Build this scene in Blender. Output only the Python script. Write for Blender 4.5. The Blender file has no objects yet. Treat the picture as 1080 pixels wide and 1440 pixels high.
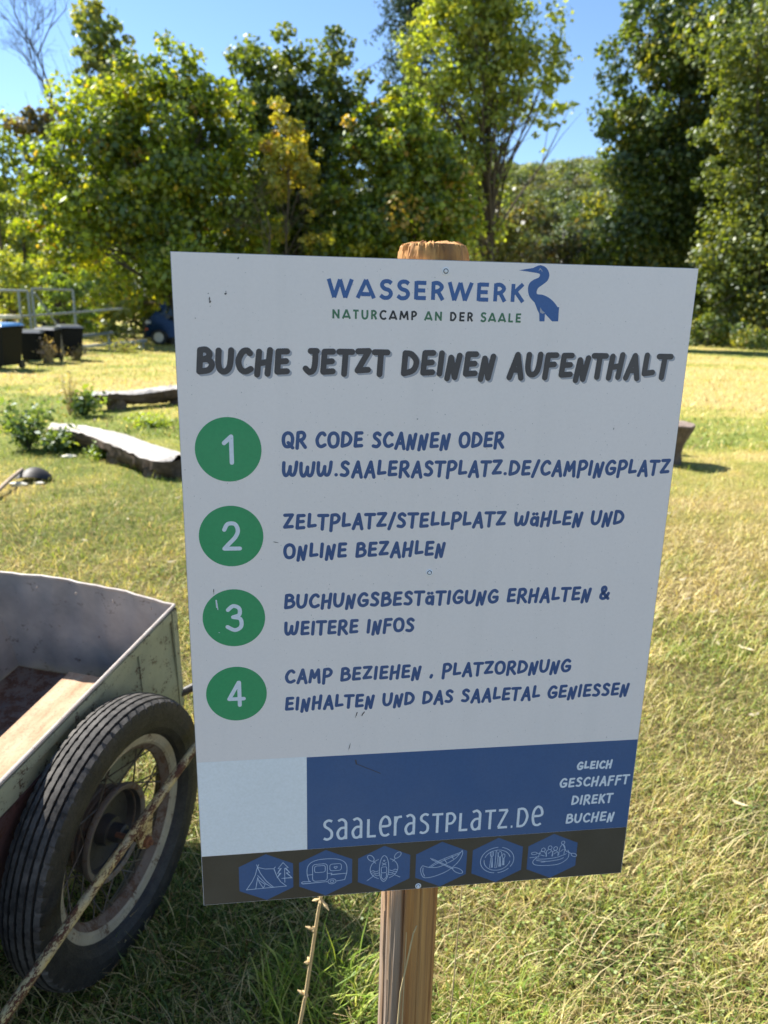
import bpy, bmesh, math, random
import numpy as np
from mathutils import Vector, Matrix, Euler

# ------------------------------------------------------------------ camera, world, sun, exposure
scene = bpy.context.scene
C = scene.collection
PW, PH, FPX, CAM_H = 1080.0, 1440.0, 1034.52, 1.5
RC = np.array([[0.99973127, 0.02318176, 0.0],
               [0.00611158, -0.26356641, 0.96462189],
               [0.02236163, -0.96436267, -0.26363726]])   # camera (x right, y down, z forward) -> world
cam = bpy.data.cameras.new('camera')
camo = bpy.data.objects.new('camera', cam)
C.objects.link(camo)
m = Matrix.Identity(4)
for i in range(3):
    m[i][0] = RC[i][0]; m[i][1] = -RC[i][1]; m[i][2] = -RC[i][2]
m[2][3] = CAM_H
camo.matrix_world = m
cam.sensor_fit = 'VERTICAL'; cam.sensor_height = 24.0
cam.lens = FPX / PH * 24.0
cam.clip_start = 0.05; cam.clip_end = 4000
cam.dof.use_dof = True; cam.dof.focus_distance = 0.93
cam.dof.aperture_fstop = cam.lens / 3.85
scene.camera = camo

SUN = Vector((0.575, -0.38, -0.70)).normalized()            # the way the sunlight travels
world = bpy.data.worlds.new('World'); scene.world = world
world.use_nodes = True
wn = world.node_tree
bg = wn.nodes['Background']
sky = wn.nodes.new('ShaderNodeTexSky')
sky.sky_type = 'NISHITA'; sky.sun_disc = False
sky.sun_elevation = math.asin(-SUN.z)
sky.sun_rotation = math.atan2(-SUN.x, -SUN.y)
sky.altitude = 300; sky.air_density = 1.0; sky.dust_density = 0.0; sky.ozone_density = 4.8
wn.links.new(sky.outputs[0], bg.inputs[0])
bg.inputs[1].default_value = 0.074
sl = bpy.data.lights.new('sun', 'SUN'); sl.energy = 5.0; sl.angle = math.radians(0.53); sl.color = (1.0, 0.95, 0.86)
so = bpy.data.objects.new('sun', sl); C.objects.link(so)
so.rotation_euler = SUN.to_track_quat('-Z', 'Y').to_euler()
so.location = (-8, 6, 14)
scene.view_settings.view_transform = 'Standard'; scene.view_settings.look = 'None'
scene.view_settings.exposure = 1.55; scene.view_settings.gamma = 1.0
scene.view_settings.use_curve_mapping = False

rng = np.random.default_rng(11)
random.seed(4)

# ------------------------------------------------------------------ helpers
def ray(px, py):
    return RC @ np.array([px - PW / 2, py - PH / 2, FPX])
def at(px, py, Y):                                         # point seen at a pixel, at distance Y
    d = ray(px, py); return np.array([0, 0, CAM_H]) + d * (Y / d[1])
def gnd(px, py, z=0.0):
    d = ray(px, py); return np.array([0, 0, CAM_H]) + d * ((z - CAM_H) / d[2])

def tag(o, label=None, cat=None, group=None, kind=None):
    if label: o['label'] = label
    if cat: o['category'] = cat
    if group: o['group'] = group
    if kind: o['kind'] = kind
    return o
def empty(name, label, cat, loc=(0, 0, 0), rz=0.0, group=None):
    o = bpy.data.objects.new(name, None); C.objects.link(o)
    o.location = loc; o.rotation_euler = (0, 0, rz); o.empty_display_size = 0.1
    return tag(o, label, cat, group)

class MB:
    """collects simple shapes, then builds them as one mesh object"""
    def __init__(s): s.v = []; s.f = []; s.M = Matrix.Identity(4)
    def add(s, vs, fs):
        b = len(s.v)
        for p in vs: s.v.append(tuple(s.M @ Vector(p)))
        for q in fs: s.f.append([b + i for i in q])
    def box(s, c, d, rz=0.0, bev=0.0):
        x, y, z = d[0] / 2, d[1] / 2, d[2] / 2
        R = Matrix.Rotation(rz, 3, 'Z')
        if bev <= 0:
            P = [(-x,-y,-z),(x,-y,-z),(x,y,-z),(-x,y,-z),(-x,-y,z),(x,-y,z),(x,y,z),(-x,y,z)]
            F = [(0,3,2,1),(4,5,6,7),(0,1,5,4),(1,2,6,5),(2,3,7,6),(3,0,4,7)]
        else:
            bm = bmesh.new(); bmesh.ops.create_cube(bm, size=1)
            for w in bm.verts: w.co = Vector((w.co.x * d[0], w.co.y * d[1], w.co.z * d[2]))
            bmesh.ops.bevel(bm, geom=bm.edges[:], offset=bev, segments=2, affect='EDGES')
            bm.verts.index_update()
            P = [tuple(w.co) for w in bm.verts]; F = [[w.index for w in f.verts] for f in bm.faces]
            bm.free()
        s.add([Vector(c) + R @ Vector(p) for p in P], F)
    def tube(s, pts, r, n=8, cap=True):
        pts = [Vector(p) for p in pts]; k = len(pts)
        rr = r if hasattr(r, '__len__') else [r] * k
        V = []; F = []
        t0 = (pts[1] - pts[0]).normalized()
        a = t0.orthogonal().normalized()
        for i in range(k):
            t = (pts[min(i + 1, k - 1)] - pts[max(i - 1, 0)]).normalized()
            a = (a - t * a.dot(t)).normalized(); b = t.cross(a)
            for j in range(n):
                w = 2 * math.pi * j / n
                V.append(pts[i] + (a * math.cos(w) + b * math.sin(w)) * rr[i])
        for i in range(k - 1):
            for j in range(n):
                F.append((i*n+j, i*n+(j+1)%n, (i+1)*n+(j+1)%n, (i+1)*n+j))
        if cap:
            F.append(tuple(range(n))[::-1]); F.append(tuple((k-1)*n + j for j in range(n)))
        s.add(V, F)
    def lathe(s, prof, n=48, axis='X', closed=False, wob=None):
        # profile of (axial, radius)
        V = []; F = []; k = len(prof)
        for j in range(n):
            w = 2 * math.pi * j / n
            for i, (x, r) in enumerate(prof):
                if wob: x, r = wob(i, j, x, r)
                if axis == 'X': V.append((x, r * math.sin(w), r * math.cos(w)))
                else: V.append((r * math.cos(w), r * math.sin(w), x))
        kk = k if closed else k - 1
        for j in range(n):
            for i in range(kk):
                a, b = i, (i + 1) % k
                F.append((j*k+a, j*k+b, ((j+1)%n)*k+b, ((j+1)%n)*k+a))
        s.add(V, F)
    def prism(s, poly, y0, y1):                            # polygon in x,z pushed along y
        n = len(poly)
        V = [(x, y0, z) for x, z in poly] + [(x, y1, z) for x, z in poly]
        F = [tuple(range(n)), tuple(range(2*n-1, n-1, -1))] + [(i, n+i, n+(i+1)%n, (i+1)%n) for i in range(n)]
        s.add(V, F)
    def build(s, name, mat, parent=None, smooth=False, loc=None):
        me = bpy.data.meshes.new(name); me.from_pydata(s.v, [], s.f)
        bm = bmesh.new(); bm.from_mesh(me); bmesh.ops.recalc_face_normals(bm, faces=bm.faces[:]); bm.to_mesh(me); bm.free()
        me.update()
        return link(name, me, mat, parent, smooth, loc)

def link(name, me, mat, parent=None, smooth=False, loc=None):
    if mat is not None and not me.materials: me.materials.append(mat)
    if smooth:
        me.polygons.foreach_set('use_smooth', [True] * len(me.polygons))
        try: me.set_sharp_from_angle(angle=math.radians(35))
        except Exception: pass
    o = bpy.data.objects.new(name, me); C.objects.link(o)
    if parent is not None: o.parent = parent
    if loc is not None: o.location = loc
    return o

def fast(name, V, quads, tris, colf, mat, parent=None, loc=None):
    """big meshes straight from numpy arrays; colf = colour of every face (quads first, then tris)"""
    me = bpy.data.meshes.new(name)
    V = np.asarray(V, dtype=np.float32)
    nq = 0 if quads is None else len(quads); nt = 0 if tris is None else len(tris)
    loops = []
    if nq: loops.append(np.asarray(quads).ravel())
    if nt: loops.append(np.asarray(tris).ravel())
    loops = np.concatenate(loops).astype(np.int32)
    st = np.concatenate([np.arange(nq) * 4, nq * 4 + np.arange(nt) * 3]).astype(np.int32)
    me.vertices.add(len(V)); me.vertices.foreach_set('co', V.ravel())
    me.loops.add(len(loops)); me.loops.foreach_set('vertex_index', loops)
    me.polygons.add(nq + nt); me.polygons.foreach_set('loop_start', st)
    me.update(calc_edges=True)
    if colf is not None:
        a = me.attributes.new('Col', 'FLOAT_COLOR', 'FACE')
        c = np.ones((nq + nt, 4), dtype=np.float32); c[:, :3] = colf
        a.data.foreach_set('color', c.ravel())
    return link(name, me, mat, parent, False, loc)

# ------------------------------------------------------------------ materials
class NT:
    def __init__(s, name):
        s.m = bpy.data.materials.new(name); s.m.use_nodes = True
        s.t = s.m.node_tree; s.b = s.t.nodes['Principled BSDF']; s.out = s.t.nodes['Material Output']
        s.co = s.t.nodes.new('ShaderNodeTexCoord').outputs['Object']
    def n(s, typ, **k):
        o = s.t.nodes.new(typ)
        for a, b in k.items(): setattr(o, a, b)
        return o
    def l(s, a, b): s.t.links.new(a, b)
    def noise(s, scale, detail=4, rough=0.55, stretch=None, dist=0.0):
        o = s.n('ShaderNodeTexNoise'); o.inputs['Scale'].default_value = scale
        o.inputs['Detail'].default_value = detail; o.inputs['Roughness'].default_value = rough
        o.inputs['Distortion'].default_value = dist
        if stretch:
            mp = s.n('ShaderNodeMapping'); mp.inputs['Scale'].default_value = stretch
            s.l(s.co, mp.inputs[0]); s.l(mp.outputs[0], o.inputs[0])
        else: s.l(s.co, o.inputs[0])
        return o.outputs[0]
    def ramp(s, f, stops, interp='LINEAR'):
        o = s.n('ShaderNodeValToRGB'); r = o.color_ramp; r.interpolation = interp
        while len(r.elements) < len(stops): r.elements.new(0.5)
        for e, (p, c) in zip(r.elements, stops):
            e.position = p; e.color = (*c, 1) if hasattr(c, '__len__') else (c, c, c, 1)
        s.l(f, o.inputs[0]); return o.outputs[0]
    def mix(s, f, a, b, mode='MIX'):
        o = s.n('ShaderNodeMix', data_type='RGBA', blend_type=mode)
        for sock, v in ((o.inputs[0], f), (o.inputs[6], a), (o.inputs[7], b)):
            if isinstance(v, (int, float)): sock.default_value = v
            elif isinstance(v, tuple): sock.default_value = (*v, 1)
            else: s.l(v, sock)
        return o.outputs[2]
    def bump(s, h, strength=0.3, dist=0.01):
        o = s.n('ShaderNodeBump'); o.inputs['Strength'].default_value = strength; o.inputs['Distance'].default_value = dist
        s.l(h, o.inputs['Height']); s.l(o.outputs[0], s.b.inputs['Normal']); return o
    def set(s, base=None, rough=None, metal=None, spec=None):
        for k, v in (('Base Color', base), ('Roughness', rough), ('Metallic', metal), ('Specular IOR Level', spec)):
            if v is None: continue
            if isinstance(v, tuple): s.b.inputs[k].default_value = (*v, 1)
            elif isinstance(v, (int, float)): s.b.inputs[k].default_value = v
            else: s.l(v, s.b.inputs[k])
        return s.m

def plain(name, col, rough=0.5, metal=0.0, spec=0.5, var=0.12, scale=30, bump=0.0):
    t = NT(name)
    f = t.noise(scale, 3)
    a = tuple(c * (1 - var) for c in col); b = tuple(min(1, c * (1 + var)) for c in col)
    t.set(t.ramp(f, [(0.3, a), (0.7, b)]), rough, metal, spec)
    if bump: t.bump(f, bump, 0.004)
    return t.m

def leaf_mat(name, trans=0.45, gloss=0.10, tint=(1.25, 1.2, 0.5), rough=0.38):
    t = NT(name)
    at_ = t.n('ShaderNodeAttribute'); at_.attribute_name = 'Col'
    d = t.n('ShaderNodeBsdfDiffuse'); tr = t.n('ShaderNodeBsdfTranslucent'); g = t.n('ShaderNodeBsdfGlossy')
    g.inputs['Roughness'].default_value = rough; g.inputs['Color'].default_value = (0.9, 0.95, 1, 1)
    t.l(at_.outputs[0], d.inputs[0])
    t.l(t.mix(1.0, at_.outputs[0], tint, 'MULTIPLY'), tr.inputs[0])
    m1 = t.n('ShaderNodeMixShader'); m1.inputs[0].default_value = trans
    t.l(d.outputs[0], m1.inputs[1]); t.l(tr.outputs[0], m1.inputs[2])
    m2 = t.n('ShaderNodeMixShader'); m2.inputs[0].default_value = gloss
    t.l(m1.outputs[0], m2.inputs[1]); t.l(g.outputs[0], m2.inputs[2])
    t.l(m2.outputs[0], t.out.inputs[0])
    return t.m

M = {}
M['leaf'] = leaf_mat('leaf', 0.5, 0.045, (1.5, 1.35, 0.45), 0.5)
M['needle'] = leaf_mat('needle', 0.25, 0.02, rough=0.5)
M['blade'] = leaf_mat('grass_blade', 0.4, 0.02, (1.25, 1.15, 0.6), 0.5)

def bark(name, a, b, sc=6):
    t = NT(name); f = t.noise(sc, 6, 0.65, (1, 1, 0.15)); t.set(t.ramp(f, [(0.3, a), (0.7, b)]), 0.9, 0, 0.2); t.bump(f, 0.6, 0.03); return t.m
M['bark'] = bark('bark', (0.035, 0.028, 0.02), (0.13, 0.11, 0.085))
M['bark_pale'] = bark('pale_bark', (0.10, 0.09, 0.07), (0.27, 0.25, 0.2))

# weathered post wood
t = NT('post_wood')
f1 = t.noise(34, 7, 0.62, (1, 1, 0.045), 0.35)
f2 = t.noise(140, 4, 0.6, (1, 1, 0.025))
base = t.ramp(f1, [(0.28, (0.17, 0.062, 0.016)), (0.42, (0.40, 0.18, 0.052)), (0.56, (0.58, 0.30, 0.095)), (0.75, (0.68, 0.41, 0.15))])
base = t.mix(t.ramp(f2, [(0.35, 0.0), (0.62, 0.55)]), base, (0.22, 0.12, 0.06))
sx = t.n('ShaderNodeSeparateXYZ'); t.l(t.co, sx.inputs[0])
grey = t.ramp(f2, [(0.3, (0.10, 0.088, 0.075)), (0.7, (0.36, 0.32, 0.27))])
mp = t.n('ShaderNodeMapRange'); mp.inputs[1].default_value = -0.006; mp.inputs[2].default_value = -0.02
t.l(sx.outputs[0], mp.inputs[0])
mz = t.n('ShaderNodeMapRange'); mz.inputs[1].default_value = 0.95; mz.inputs[2].default_value = 0.6
t.l(sx.outputs[2], mz.inputs[0])
mm = t.n('ShaderNodeMath', operation='MULTIPLY'); t.l(mp.outputs[0], mm.inputs[0]); t.l(mz.outputs[0], mm.inputs[1])
m2 = t.n('ShaderNodeMath', operation='MULTIPLY'); t.l(mm.outputs[0], m2.inputs[0]); m2.inputs[1].default_value = 0.7
base = t.mix(m2.outputs[0], base, grey)
vo = t.n('ShaderNodeTexVoronoi'); vo.inputs['Scale'].default_value = 9
mpp = t.n('ShaderNodeMapping'); mpp.inputs['Scale'].default_value = (1, 1, 0.6); t.l(t.co, mpp.inputs[0]); t.l(mpp.outputs[0], vo.inputs[0])
base = t.mix(t.ramp(vo.outputs[0], [(0.03, 0.85), (0.085, 0.0)]), base, (0.05, 0.02, 0.01))
t.set(base, 0.75, 0, 0.25); t.bump(t.mix(0.5, f1, f2), 0.55, 0.004); M['post'] = t.m

# sign panel
t = NT('panel_white')
f = t.noise(260, 3, 0.6); g = t.noise(3, 3)
c = t.mix(t.ramp(f, [(0.3, 0.0), (0.7, 1.0)]), (0.935, 0.84, 0.79), (0.965, 0.87, 0.82))
c = t.mix(t.ramp(t.noise(420, 2, 0.5, (1, 1, 1)), [(0.255, 0.7), (0.285, 0.0)]), c, (0.25, 0.24, 0.22))
c = t.mix(t.ramp(t.noise(26, 5, 0.6, (1, 1, 0.05)), [(0.5, 0.0), (0.8, 0.14)]), c, (0.68, 0.63, 0.58))
t.set(t.mix(t.ramp(g, [(0.35, 0.0), (0.75, 0.12)]), c, (0.62, 0.60, 0.55)), 0.34, 0, 0.5); t.bump(f, 0.04, 0.001); M['panel'] = t.m
def ink(name, col, rough=0.42, spec=0.45):
    t = NT(name); f = t.noise(300, 2, 0.5); g = t.noise(7, 3)
    a = t.mix(t.ramp(f, [(0.3, 0.0), (0.75, 1.0)]), tuple(x * 0.97 for x in col), tuple(min(1, x * 1.07) for x in col))
    t.set(t.mix(t.ramp(g, [(0.4, 0.0), (0.8, 0.07)]), a, (0.45, 0.43, 0.38)), rough, 0, spec); return t.m
M['blue'] = ink('ink_blue', (0.050, 0.105, 0.26)); M['green'] = ink('ink_green', (0.042, 0.34, 0.135))
M['logo_blue'] = ink('ink_logo_blue', (0.045, 0.13, 0.35)); M['logo_green'] = ink('ink_dark_green', (0.06, 0.19, 0.095))
M['head'] = ink('ink_charcoal', (0.075, 0.066, 0.068)); M['headshadow'] = ink('ink_grey', (0.42, 0.42, 0.46))
M['black'] = ink('ink_black', (0.018, 0.018, 0.022)); M['white'] = ink('ink_white', (0.95, 0.95, 0.93))
M['pale'] = ink('ink_pale_blue', (0.52, 0.62, 0.78)); M['pale_white'] = ink('ink_light', (0.78, 0.83, 0.88))
M['band'] = ink('ink_brown_grey', (0.070, 0.060, 0.045)); M['blueband'] = ink('ink_band_blue', (0.052, 0.118, 0.27))
M['steel'] = plain('screw_steel', (0.93, 0.93, 0.93), 0.4, 0.0)
M['recess'] = plain('screw_recess', (0.05, 0.05, 0.055), 0.6, 0.0)
M['panel_edge'] = plain('panel_edge', (0.38, 0.38, 0.39), 0.4)

# painted, rusting metals of the cart
def rusty(name, paint, dark, rust=(0.16, 0.065, 0.028), sc=14, amount=0.52, rough=0.55, stretch=None, pit=0.5, metal=0.0):
    t = NT(name)
    big = t.noise(sc, 8, 0.68, stretch, 0.4); fine = t.noise(sc * 7, 5, 0.7, stretch)
    lay = t.mix(t.ramp(t.noise(sc * 0.45, 5, 0.6), [(0.3, 0.0), (0.7, 1.0)]), paint, dark)
    mixm = t.mix(0.4, big, fine)
    msk = t.ramp(mixm, [(amount, 0.0), (amount + 0.05, 1.0)])
    r = t.mix(t.ramp(fine, [(0.35, 0.0), (0.7, 1.0)]), tuple(x * 0.35 for x in rust), rust)
    t.set(t.mix(msk, lay, r), t.ramp(msk, [(0.0, rough), (1.0, 0.9)]), metal, 0.4)
    t.bump(mixm, pit, 0.003); return t.m
M['tub_out'] = rusty('tub_paint_outside', (0.30, 0.31, 0.21), (0.20, 0.22, 0.16), (0.085, 0.045, 0.025), 24, 0.545)
M['tub_in'] = rusty('tub_paint_inside', (0.33, 0.315, 0.31), (0.19, 0.19, 0.195), (0.10, 0.06, 0.05), 19, 0.575, 0.6)
M['tub_rim'] = rusty('tub_rim', (0.42, 0.38, 0.34), (0.32, 0.26, 0.22), (0.13, 0.08, 0.05), 40, 0.57)
M['tub_red'] = rusty('tub_red_brown', (0.085, 0.035, 0.028), (0.045, 0.026, 0.028), (0.07, 0.03, 0.018), 18, 0.52, 0.8)
M['tub_floor'] = rusty('tub_floor', (0.21, 0.145, 0.105), (0.12, 0.10, 0.09), (0.17, 0.08, 0.045), 22, 0.48, 0.85)
M['bar'] = rusty('bar_paint', (0.46, 0.35, 0.13), (0.30, 0.26, 0.16), (0.11, 0.040, 0.016), 70, 0.475, 0.6, (1, 0.35, 1), 0.7)
M['rust'] = rusty('rusty_iron', (0.15, 0.06, 0.03), (0.07, 0.035, 0.022), (0.22, 0.085, 0.03), 60, 0.5, 0.9)
M['rim'] = rusty('rim_cream', (0.30, 0.265, 0.19), (0.20, 0.175, 0.13), (0.12, 0.07, 0.04), 34, 0.54, 0.6)
M['rim_dark'] = rusty('rim_inside', (0.085, 0.055, 0.04), (0.15, 0.125, 0.10), (0.11, 0.06, 0.035), 26, 0.5, 0.75)
M['drum'] = rusty('drum_iron', (0.13, 0.115, 0.10), (0.09, 0.07, 0.055), (0.14, 0.08, 0.045), 30, 0.52, 0.6)
M['iron'] = rusty('black_iron', (0.02, 0.02, 0.022), (0.035, 0.032, 0.03), (0.06, 0.035, 0.025), 50, 0.58, 0.5)
M['spoke'] = plain('spoke_iron', (0.07, 0.06, 0.05), 0.5, 0.4, var=0.4)
t = NT('tyre_rubber')
f = t.noise(38, 6, 0.65); g = t.noise(300, 3)
t.set(t.mix(t.ramp(f, [(0.4, 0.0), (0.75, 1.0)]), (0.007, 0.0065, 0.0065), (0.028, 0.025, 0.022)), t.ramp(g, [(0.3, 0.5), (0.7, 0.8)]), 0, 0.45)
t.bump(t.mix(0.5, f, g), 0.35, 0.002); M['tyre'] = t.m
t = NT('tread_rubber')
f = t.noise(30, 6, 0.65); g = t.noise(260, 3)
t.set(t.mix(t.ramp(f, [(0.35, 0.0), (0.7, 1.0)]), (0.022, 0.021, 0.020), (0.10, 0.093, 0.085)), 0.8, 0, 0.3)
t.bump(t.mix(0.5, f, g), 0.4, 0.002); M['tread'] = t.m
t = NT('worn_board')
f = t.noise(10, 6, 0.65, (3, 0.6, 1)); g = t.noise(120, 4, 0.7)
c = t.ramp(f, [(0.25, (0.25, 0.14, 0.08)), (0.45, (0.38, 0.245, 0.15)), (0.7, (0.48, 0.35, 0.235))])
c = t.mix(t.ramp(g, [(0.5, 0.0), (0.72, 0.6)]), c, (0.18, 0.10, 0.07))
t.set(c, 0.85, 0, 0.25); t.bump(g, 0.4, 0.003); M['board'] = t.m
# logs
def logm(name, cols, sc, st):
    t = NT(name); f = t.noise(sc, 8, 0.7, st, 0.5); g = t.noise(sc * 6, 4, 0.6, st)
    t.set(t.ramp(t.mix(0.35, f, g), list(zip((0.25, 0.42, 0.55, 0.75), cols))), 0.9, 0, 0.2); t.bump(t.mix(0.4, f, g), 0.9, 0.03); return t.m
M['log_pale'] = logm('weathered_log', [(0.10, 0.085, 0.075), (0.33, 0.30, 0.27), (0.50, 0.47, 0.43), (0.62, 0.59, 0.54)], 9, (0.35, 3, 3))
M['log_dark'] = logm('dark_log', [(0.02, 0.014, 0.01), (0.06, 0.042, 0.03), (0.12, 0.085, 0.06), (0.22, 0.17, 0.13)], 9, (0.35, 3, 3))
M['stump_bark'] = logm('stump_bark', [(0.03, 0.02, 0.014), (0.09, 0.065, 0.045), (0.19, 0.14, 0.10), (0.33, 0.26, 0.19)], 9, (3, 3, 0.4))
M['stump_top'] = logm('stump_top', [(0.07, 0.05, 0.04), (0.2, 0.15, 0.12), (0.30, 0.24, 0.20), (0.42, 0.36, 0.31)], 14, (1, 1, 1))
M['zinc'] = plain('galvanised_steel', (0.20, 0.225, 0.235), 0.42, 0.5, var=0.2)
M['silver'] = plain('bright_steel_rail', (0.66, 0.66, 0.65), 0.3, 0.5, var=0.2)
M['bin'] = plain('bin_plastic', (0.006, 0.007, 0.009), 0.55, 0, 0.12, 0.3)
M['bin_lid'] = plain('bin_lid_plastic', (0.07, 0.075, 0.08), 0.3, 0, 0.6, 0.3)
M['bin_blue'] = plain('blue_lid_plastic', (0.05, 0.17, 0.38), 0.35, 0, 0.5)
M['cream'] = plain('cream_board', (0.66, 0.60, 0.46), 0.6)
M['carblue'] = plain('car_paint', (0.003, 0.019, 0.055), 0.16, 0.35, 0.7, 0.03)
M['glass'] = plain('car_glass', (0.02, 0.03, 0.035), 0.06, 0.0, 0.8, 0.05)
M['lamp'] = plain('lamp_glass', (0.75, 0.76, 0.78), 0.1, 0.2, 0.8, 0.05)
M['amber'] = plain('amber_lens', (0.6, 0.14, 0.05), 0.2)
M['rubber'] = plain('black_rubber', (0.018, 0.018, 0.018), 0.7)
M['alloy'] = plain('alloy_rim', (0.5, 0.5, 0.5), 0.3, 0.7)
M['stone'] = plain('pale_stone', (0.55, 0.52, 0.43), 0.85, scale=12, bump=0.4)
M['shovel'] = rusty('shovel_iron', (0.018, 0.016, 0.015), (0.03, 0.026, 0.024), (0.05, 0.03, 0.02), 30, 0.56, 0.6)
M['handle'] = plain('wooden_handle', (0.34, 0.25, 0.17), 0.7, var=0.3)
M['straw'] = plain('dry_stalk', (0.50, 0.38, 0.19), 0.8, var=0.2)
M['dryleaf'] = plain('dry_leaf', (0.55, 0.47, 0.30), 0.8, var=0.2)
M['flower'] = plain('yellow_flower', (0.85, 0.65, 0.02), 0.7)

# ------------------------------------------------------------------ ground
_ph = rng.uniform(0, 6.28, 24); _an = rng.uniform(0, 6.28, 24)
_fr = np.concatenate([rng.uniform(0.25, 0.8, 8), rng.uniform(1.2, 3.5, 8), rng.uniform(5, 12, 8)])
def patch(x, y):
    v = np.zeros_like(x)
    for i in range(24):
        w = (1.0, 0.75, 0.55)[i // 8]
        v += w * np.sin(_fr[i] * (x * np.cos(_an[i]) * (0.7 if i < 8 else 1) + y * np.sin(_an[i])) + _ph[i] + 1.3 * np.sin(_fr[i] * 0.6 * y + _ph[-i - 1]))
    g = 0.545 + v / 11.0
    # wear, growth and shade painted in by the cart: greener round the logs and the left, straw-dry on the right half
    g += 0.20 * np.exp(-((x + 2.4) ** 2 / 2.2 + (y - 9.3) ** 2 / 1.6))
    g += 0.42 * np.exp(-((x + 0.45) ** 2 / .22 + (y - 1.35) ** 2 / .25))  # lush green by the cart, colour darkened to deepen its shadow
    g -= 0.10 * np.clip((x - 0.3) / 2.0, 0, 1) * np.clip((y - 3) / 4, 0, 1)
    g += 0.10 * np.exp(-((x - .5) ** 2 / .5 + (y - 1.2) ** 2 / .16))
    return g

def axis_grid(near, far, n, k):
    u = np.linspace(0, 1, n); return near + (far - near) * u ** k
ys = np.concatenate([[-60, -20, -6, -2], axis_grid(0, 60, 150, 2.2), axis_grid(64, 1500, 20, 2)])
xp = axis_grid(0, 70, 95, 2.0)
xs = np.concatenate([[-1500, -700, -300, -120], -xp[::-1], xp[1:], [120, 300, 700, 1500]])
GX, GY = np.meshgrid(xs, ys)
GZ = np.zeros_like(GX)
nx, ny = len(xs), len(ys)
V = np.stack([GX.ravel(), GY.ravel(), GZ.ravel()], 1)
I = (np.arange(ny - 1)[:, None] * nx + np.arange(nx - 1)[None, :]).ravel()
Q = np.stack([I, I + 1, I + nx + 1, I + nx], 1)
t = NT('meadow_ground')
pa = t.n('ShaderNodeAttribute'); pa.attribute_name = 'patch'
f1 = t.noise(2.2, 8, 0.7); f2 = t.noise(22, 8, 0.75); f3 = t.noise(110, 5, 0.75)
add = t.n('ShaderNodeMath', operation='ADD'); t.l(pa.outputs['Fac'], add.inputs[0])
sc_ = t.n('ShaderNodeMath', operation='MULTIPLY_ADD'); t.l(f1, sc_.inputs[0]); sc_.inputs[1].default_value = 0.9; sc_.inputs[2].default_value = -0.45
t.l(sc_.outputs[0], add.inputs[1])
c = t.ramp(add.outputs[0], [(0.25, (0.50, 0.38, 0.145)), (0.45, (0.46, 0.39, 0.115)), (0.62, (0.33, 0.33, 0.075)), (0.85, (0.19, 0.24, 0.045))])
c = t.mix(t.ramp(f2, [(0.46, 0.0), (0.62, 0.75)]), c, (0.12, 0.13, 0.035))
c = t.mix(t.ramp(f3, [(0.5, 0.0), (0.66, 0.7)]), c, (0.48, 0.40, 0.17))
c = t.mix(t.ramp(t.noise(40, 5, 0.7), [(0.50, 0.0), (0.62, 0.85)]), c, (0.06, 0.048, 0.022))
na = t.n('ShaderNodeAttribute'); na.attribute_name = 'thatch_shade'
c = t.mix(na.outputs['Fac'], c, t.ramp(f3, [(0.35, (0.025, 0.021, 0.012)), (0.7, (0.13, 0.10, 0.045))]))  # dark soil under near blades, also paints in shade of the gaps
t.set(c, 0.95, 0, 0.1); t.bump(t.mix(0.5, f2, f3), 0.8, 0.03)
ground = fast('ground', V, Q, None, None, t.m)
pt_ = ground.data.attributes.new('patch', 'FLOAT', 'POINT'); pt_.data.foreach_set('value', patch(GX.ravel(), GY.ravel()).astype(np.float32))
pt_ = ground.data.attributes.new('thatch_shade', 'FLOAT', 'POINT'); pt_.data.foreach_set('value', (0.85 * np.clip((8.5 - GY.ravel()) / 5.5, 0, 1)).astype(np.float32))
tag(ground, kind='structure')

# ------------------------------------------------------------------ grass
PAL = np.array([(0.70, 0.58, 0.28), (0.57, 0.50, 0.17), (0.41, 0.43, 0.10), (0.24, 0.32, 0.05), (0.11, 0.175, 0.03), (0.25, 0.15, 0.06)])
def grass_cols(x, y, n, shift=0.0):
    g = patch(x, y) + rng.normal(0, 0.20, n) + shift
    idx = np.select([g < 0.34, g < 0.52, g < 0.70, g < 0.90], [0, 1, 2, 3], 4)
    r = rng.random(n); idx = np.where(r < 0.06, 5, idx); idx = np.where((r > 0.93), 0, idx)
    return PAL[idx] * rng.uniform(0.6, 1.25, (n, 1))
def blades(x, y, L, W, lean, cols, z0=0.0):
    n = len(x)
    a = np.where(rng.random(n) < .5, rng.uniform(0, 2 * np.pi, n), rng.normal(0, .5, n) + np.pi * rng.integers(0, 2, n)); b = a + np.pi / 2 + rng.normal(0, 0.5, n)
    ln = lean * rng.uniform(0.3, 1.25, n)
    ca, sa = np.cos(a), np.sin(a); wx, wy = np.cos(b) * W / 2, np.sin(b) * W / 2
    h = L * np.cos(np.clip(ln, 0, 1.5)); d = L * np.sin(np.clip(ln, 0, 1.5))
    P0 = np.stack([x - wx, y - wy, np.full(n, z0)], 1); P1 = np.stack([x + wx, y + wy, np.full(n, z0)], 1)
    mx, my, mz = x + ca * d * 0.42, y + sa * d * 0.42, z0 + h * 0.62
    P2 = np.stack([mx - wx * .8, my - wy * .8, mz], 1); P3 = np.stack([mx + wx * .8, my + wy * .8, mz], 1)
    P4 = np.stack([x + ca * d, y + sa * d, z0 + h * rng.uniform(0.75, 1.05, n)], 1)
    V = np.stack([P0, P1, P2, P3, P4], 1).reshape(-1, 3)
    b0 = np.arange(n) * 5
    q = np.stack([b0, b0 + 1, b0 + 3, b0 + 2], 1); tr = np.stack([b0 + 2, b0 + 3, b0 + 4], 1)
    return V, q, tr, np.concatenate([cols, cols])
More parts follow.
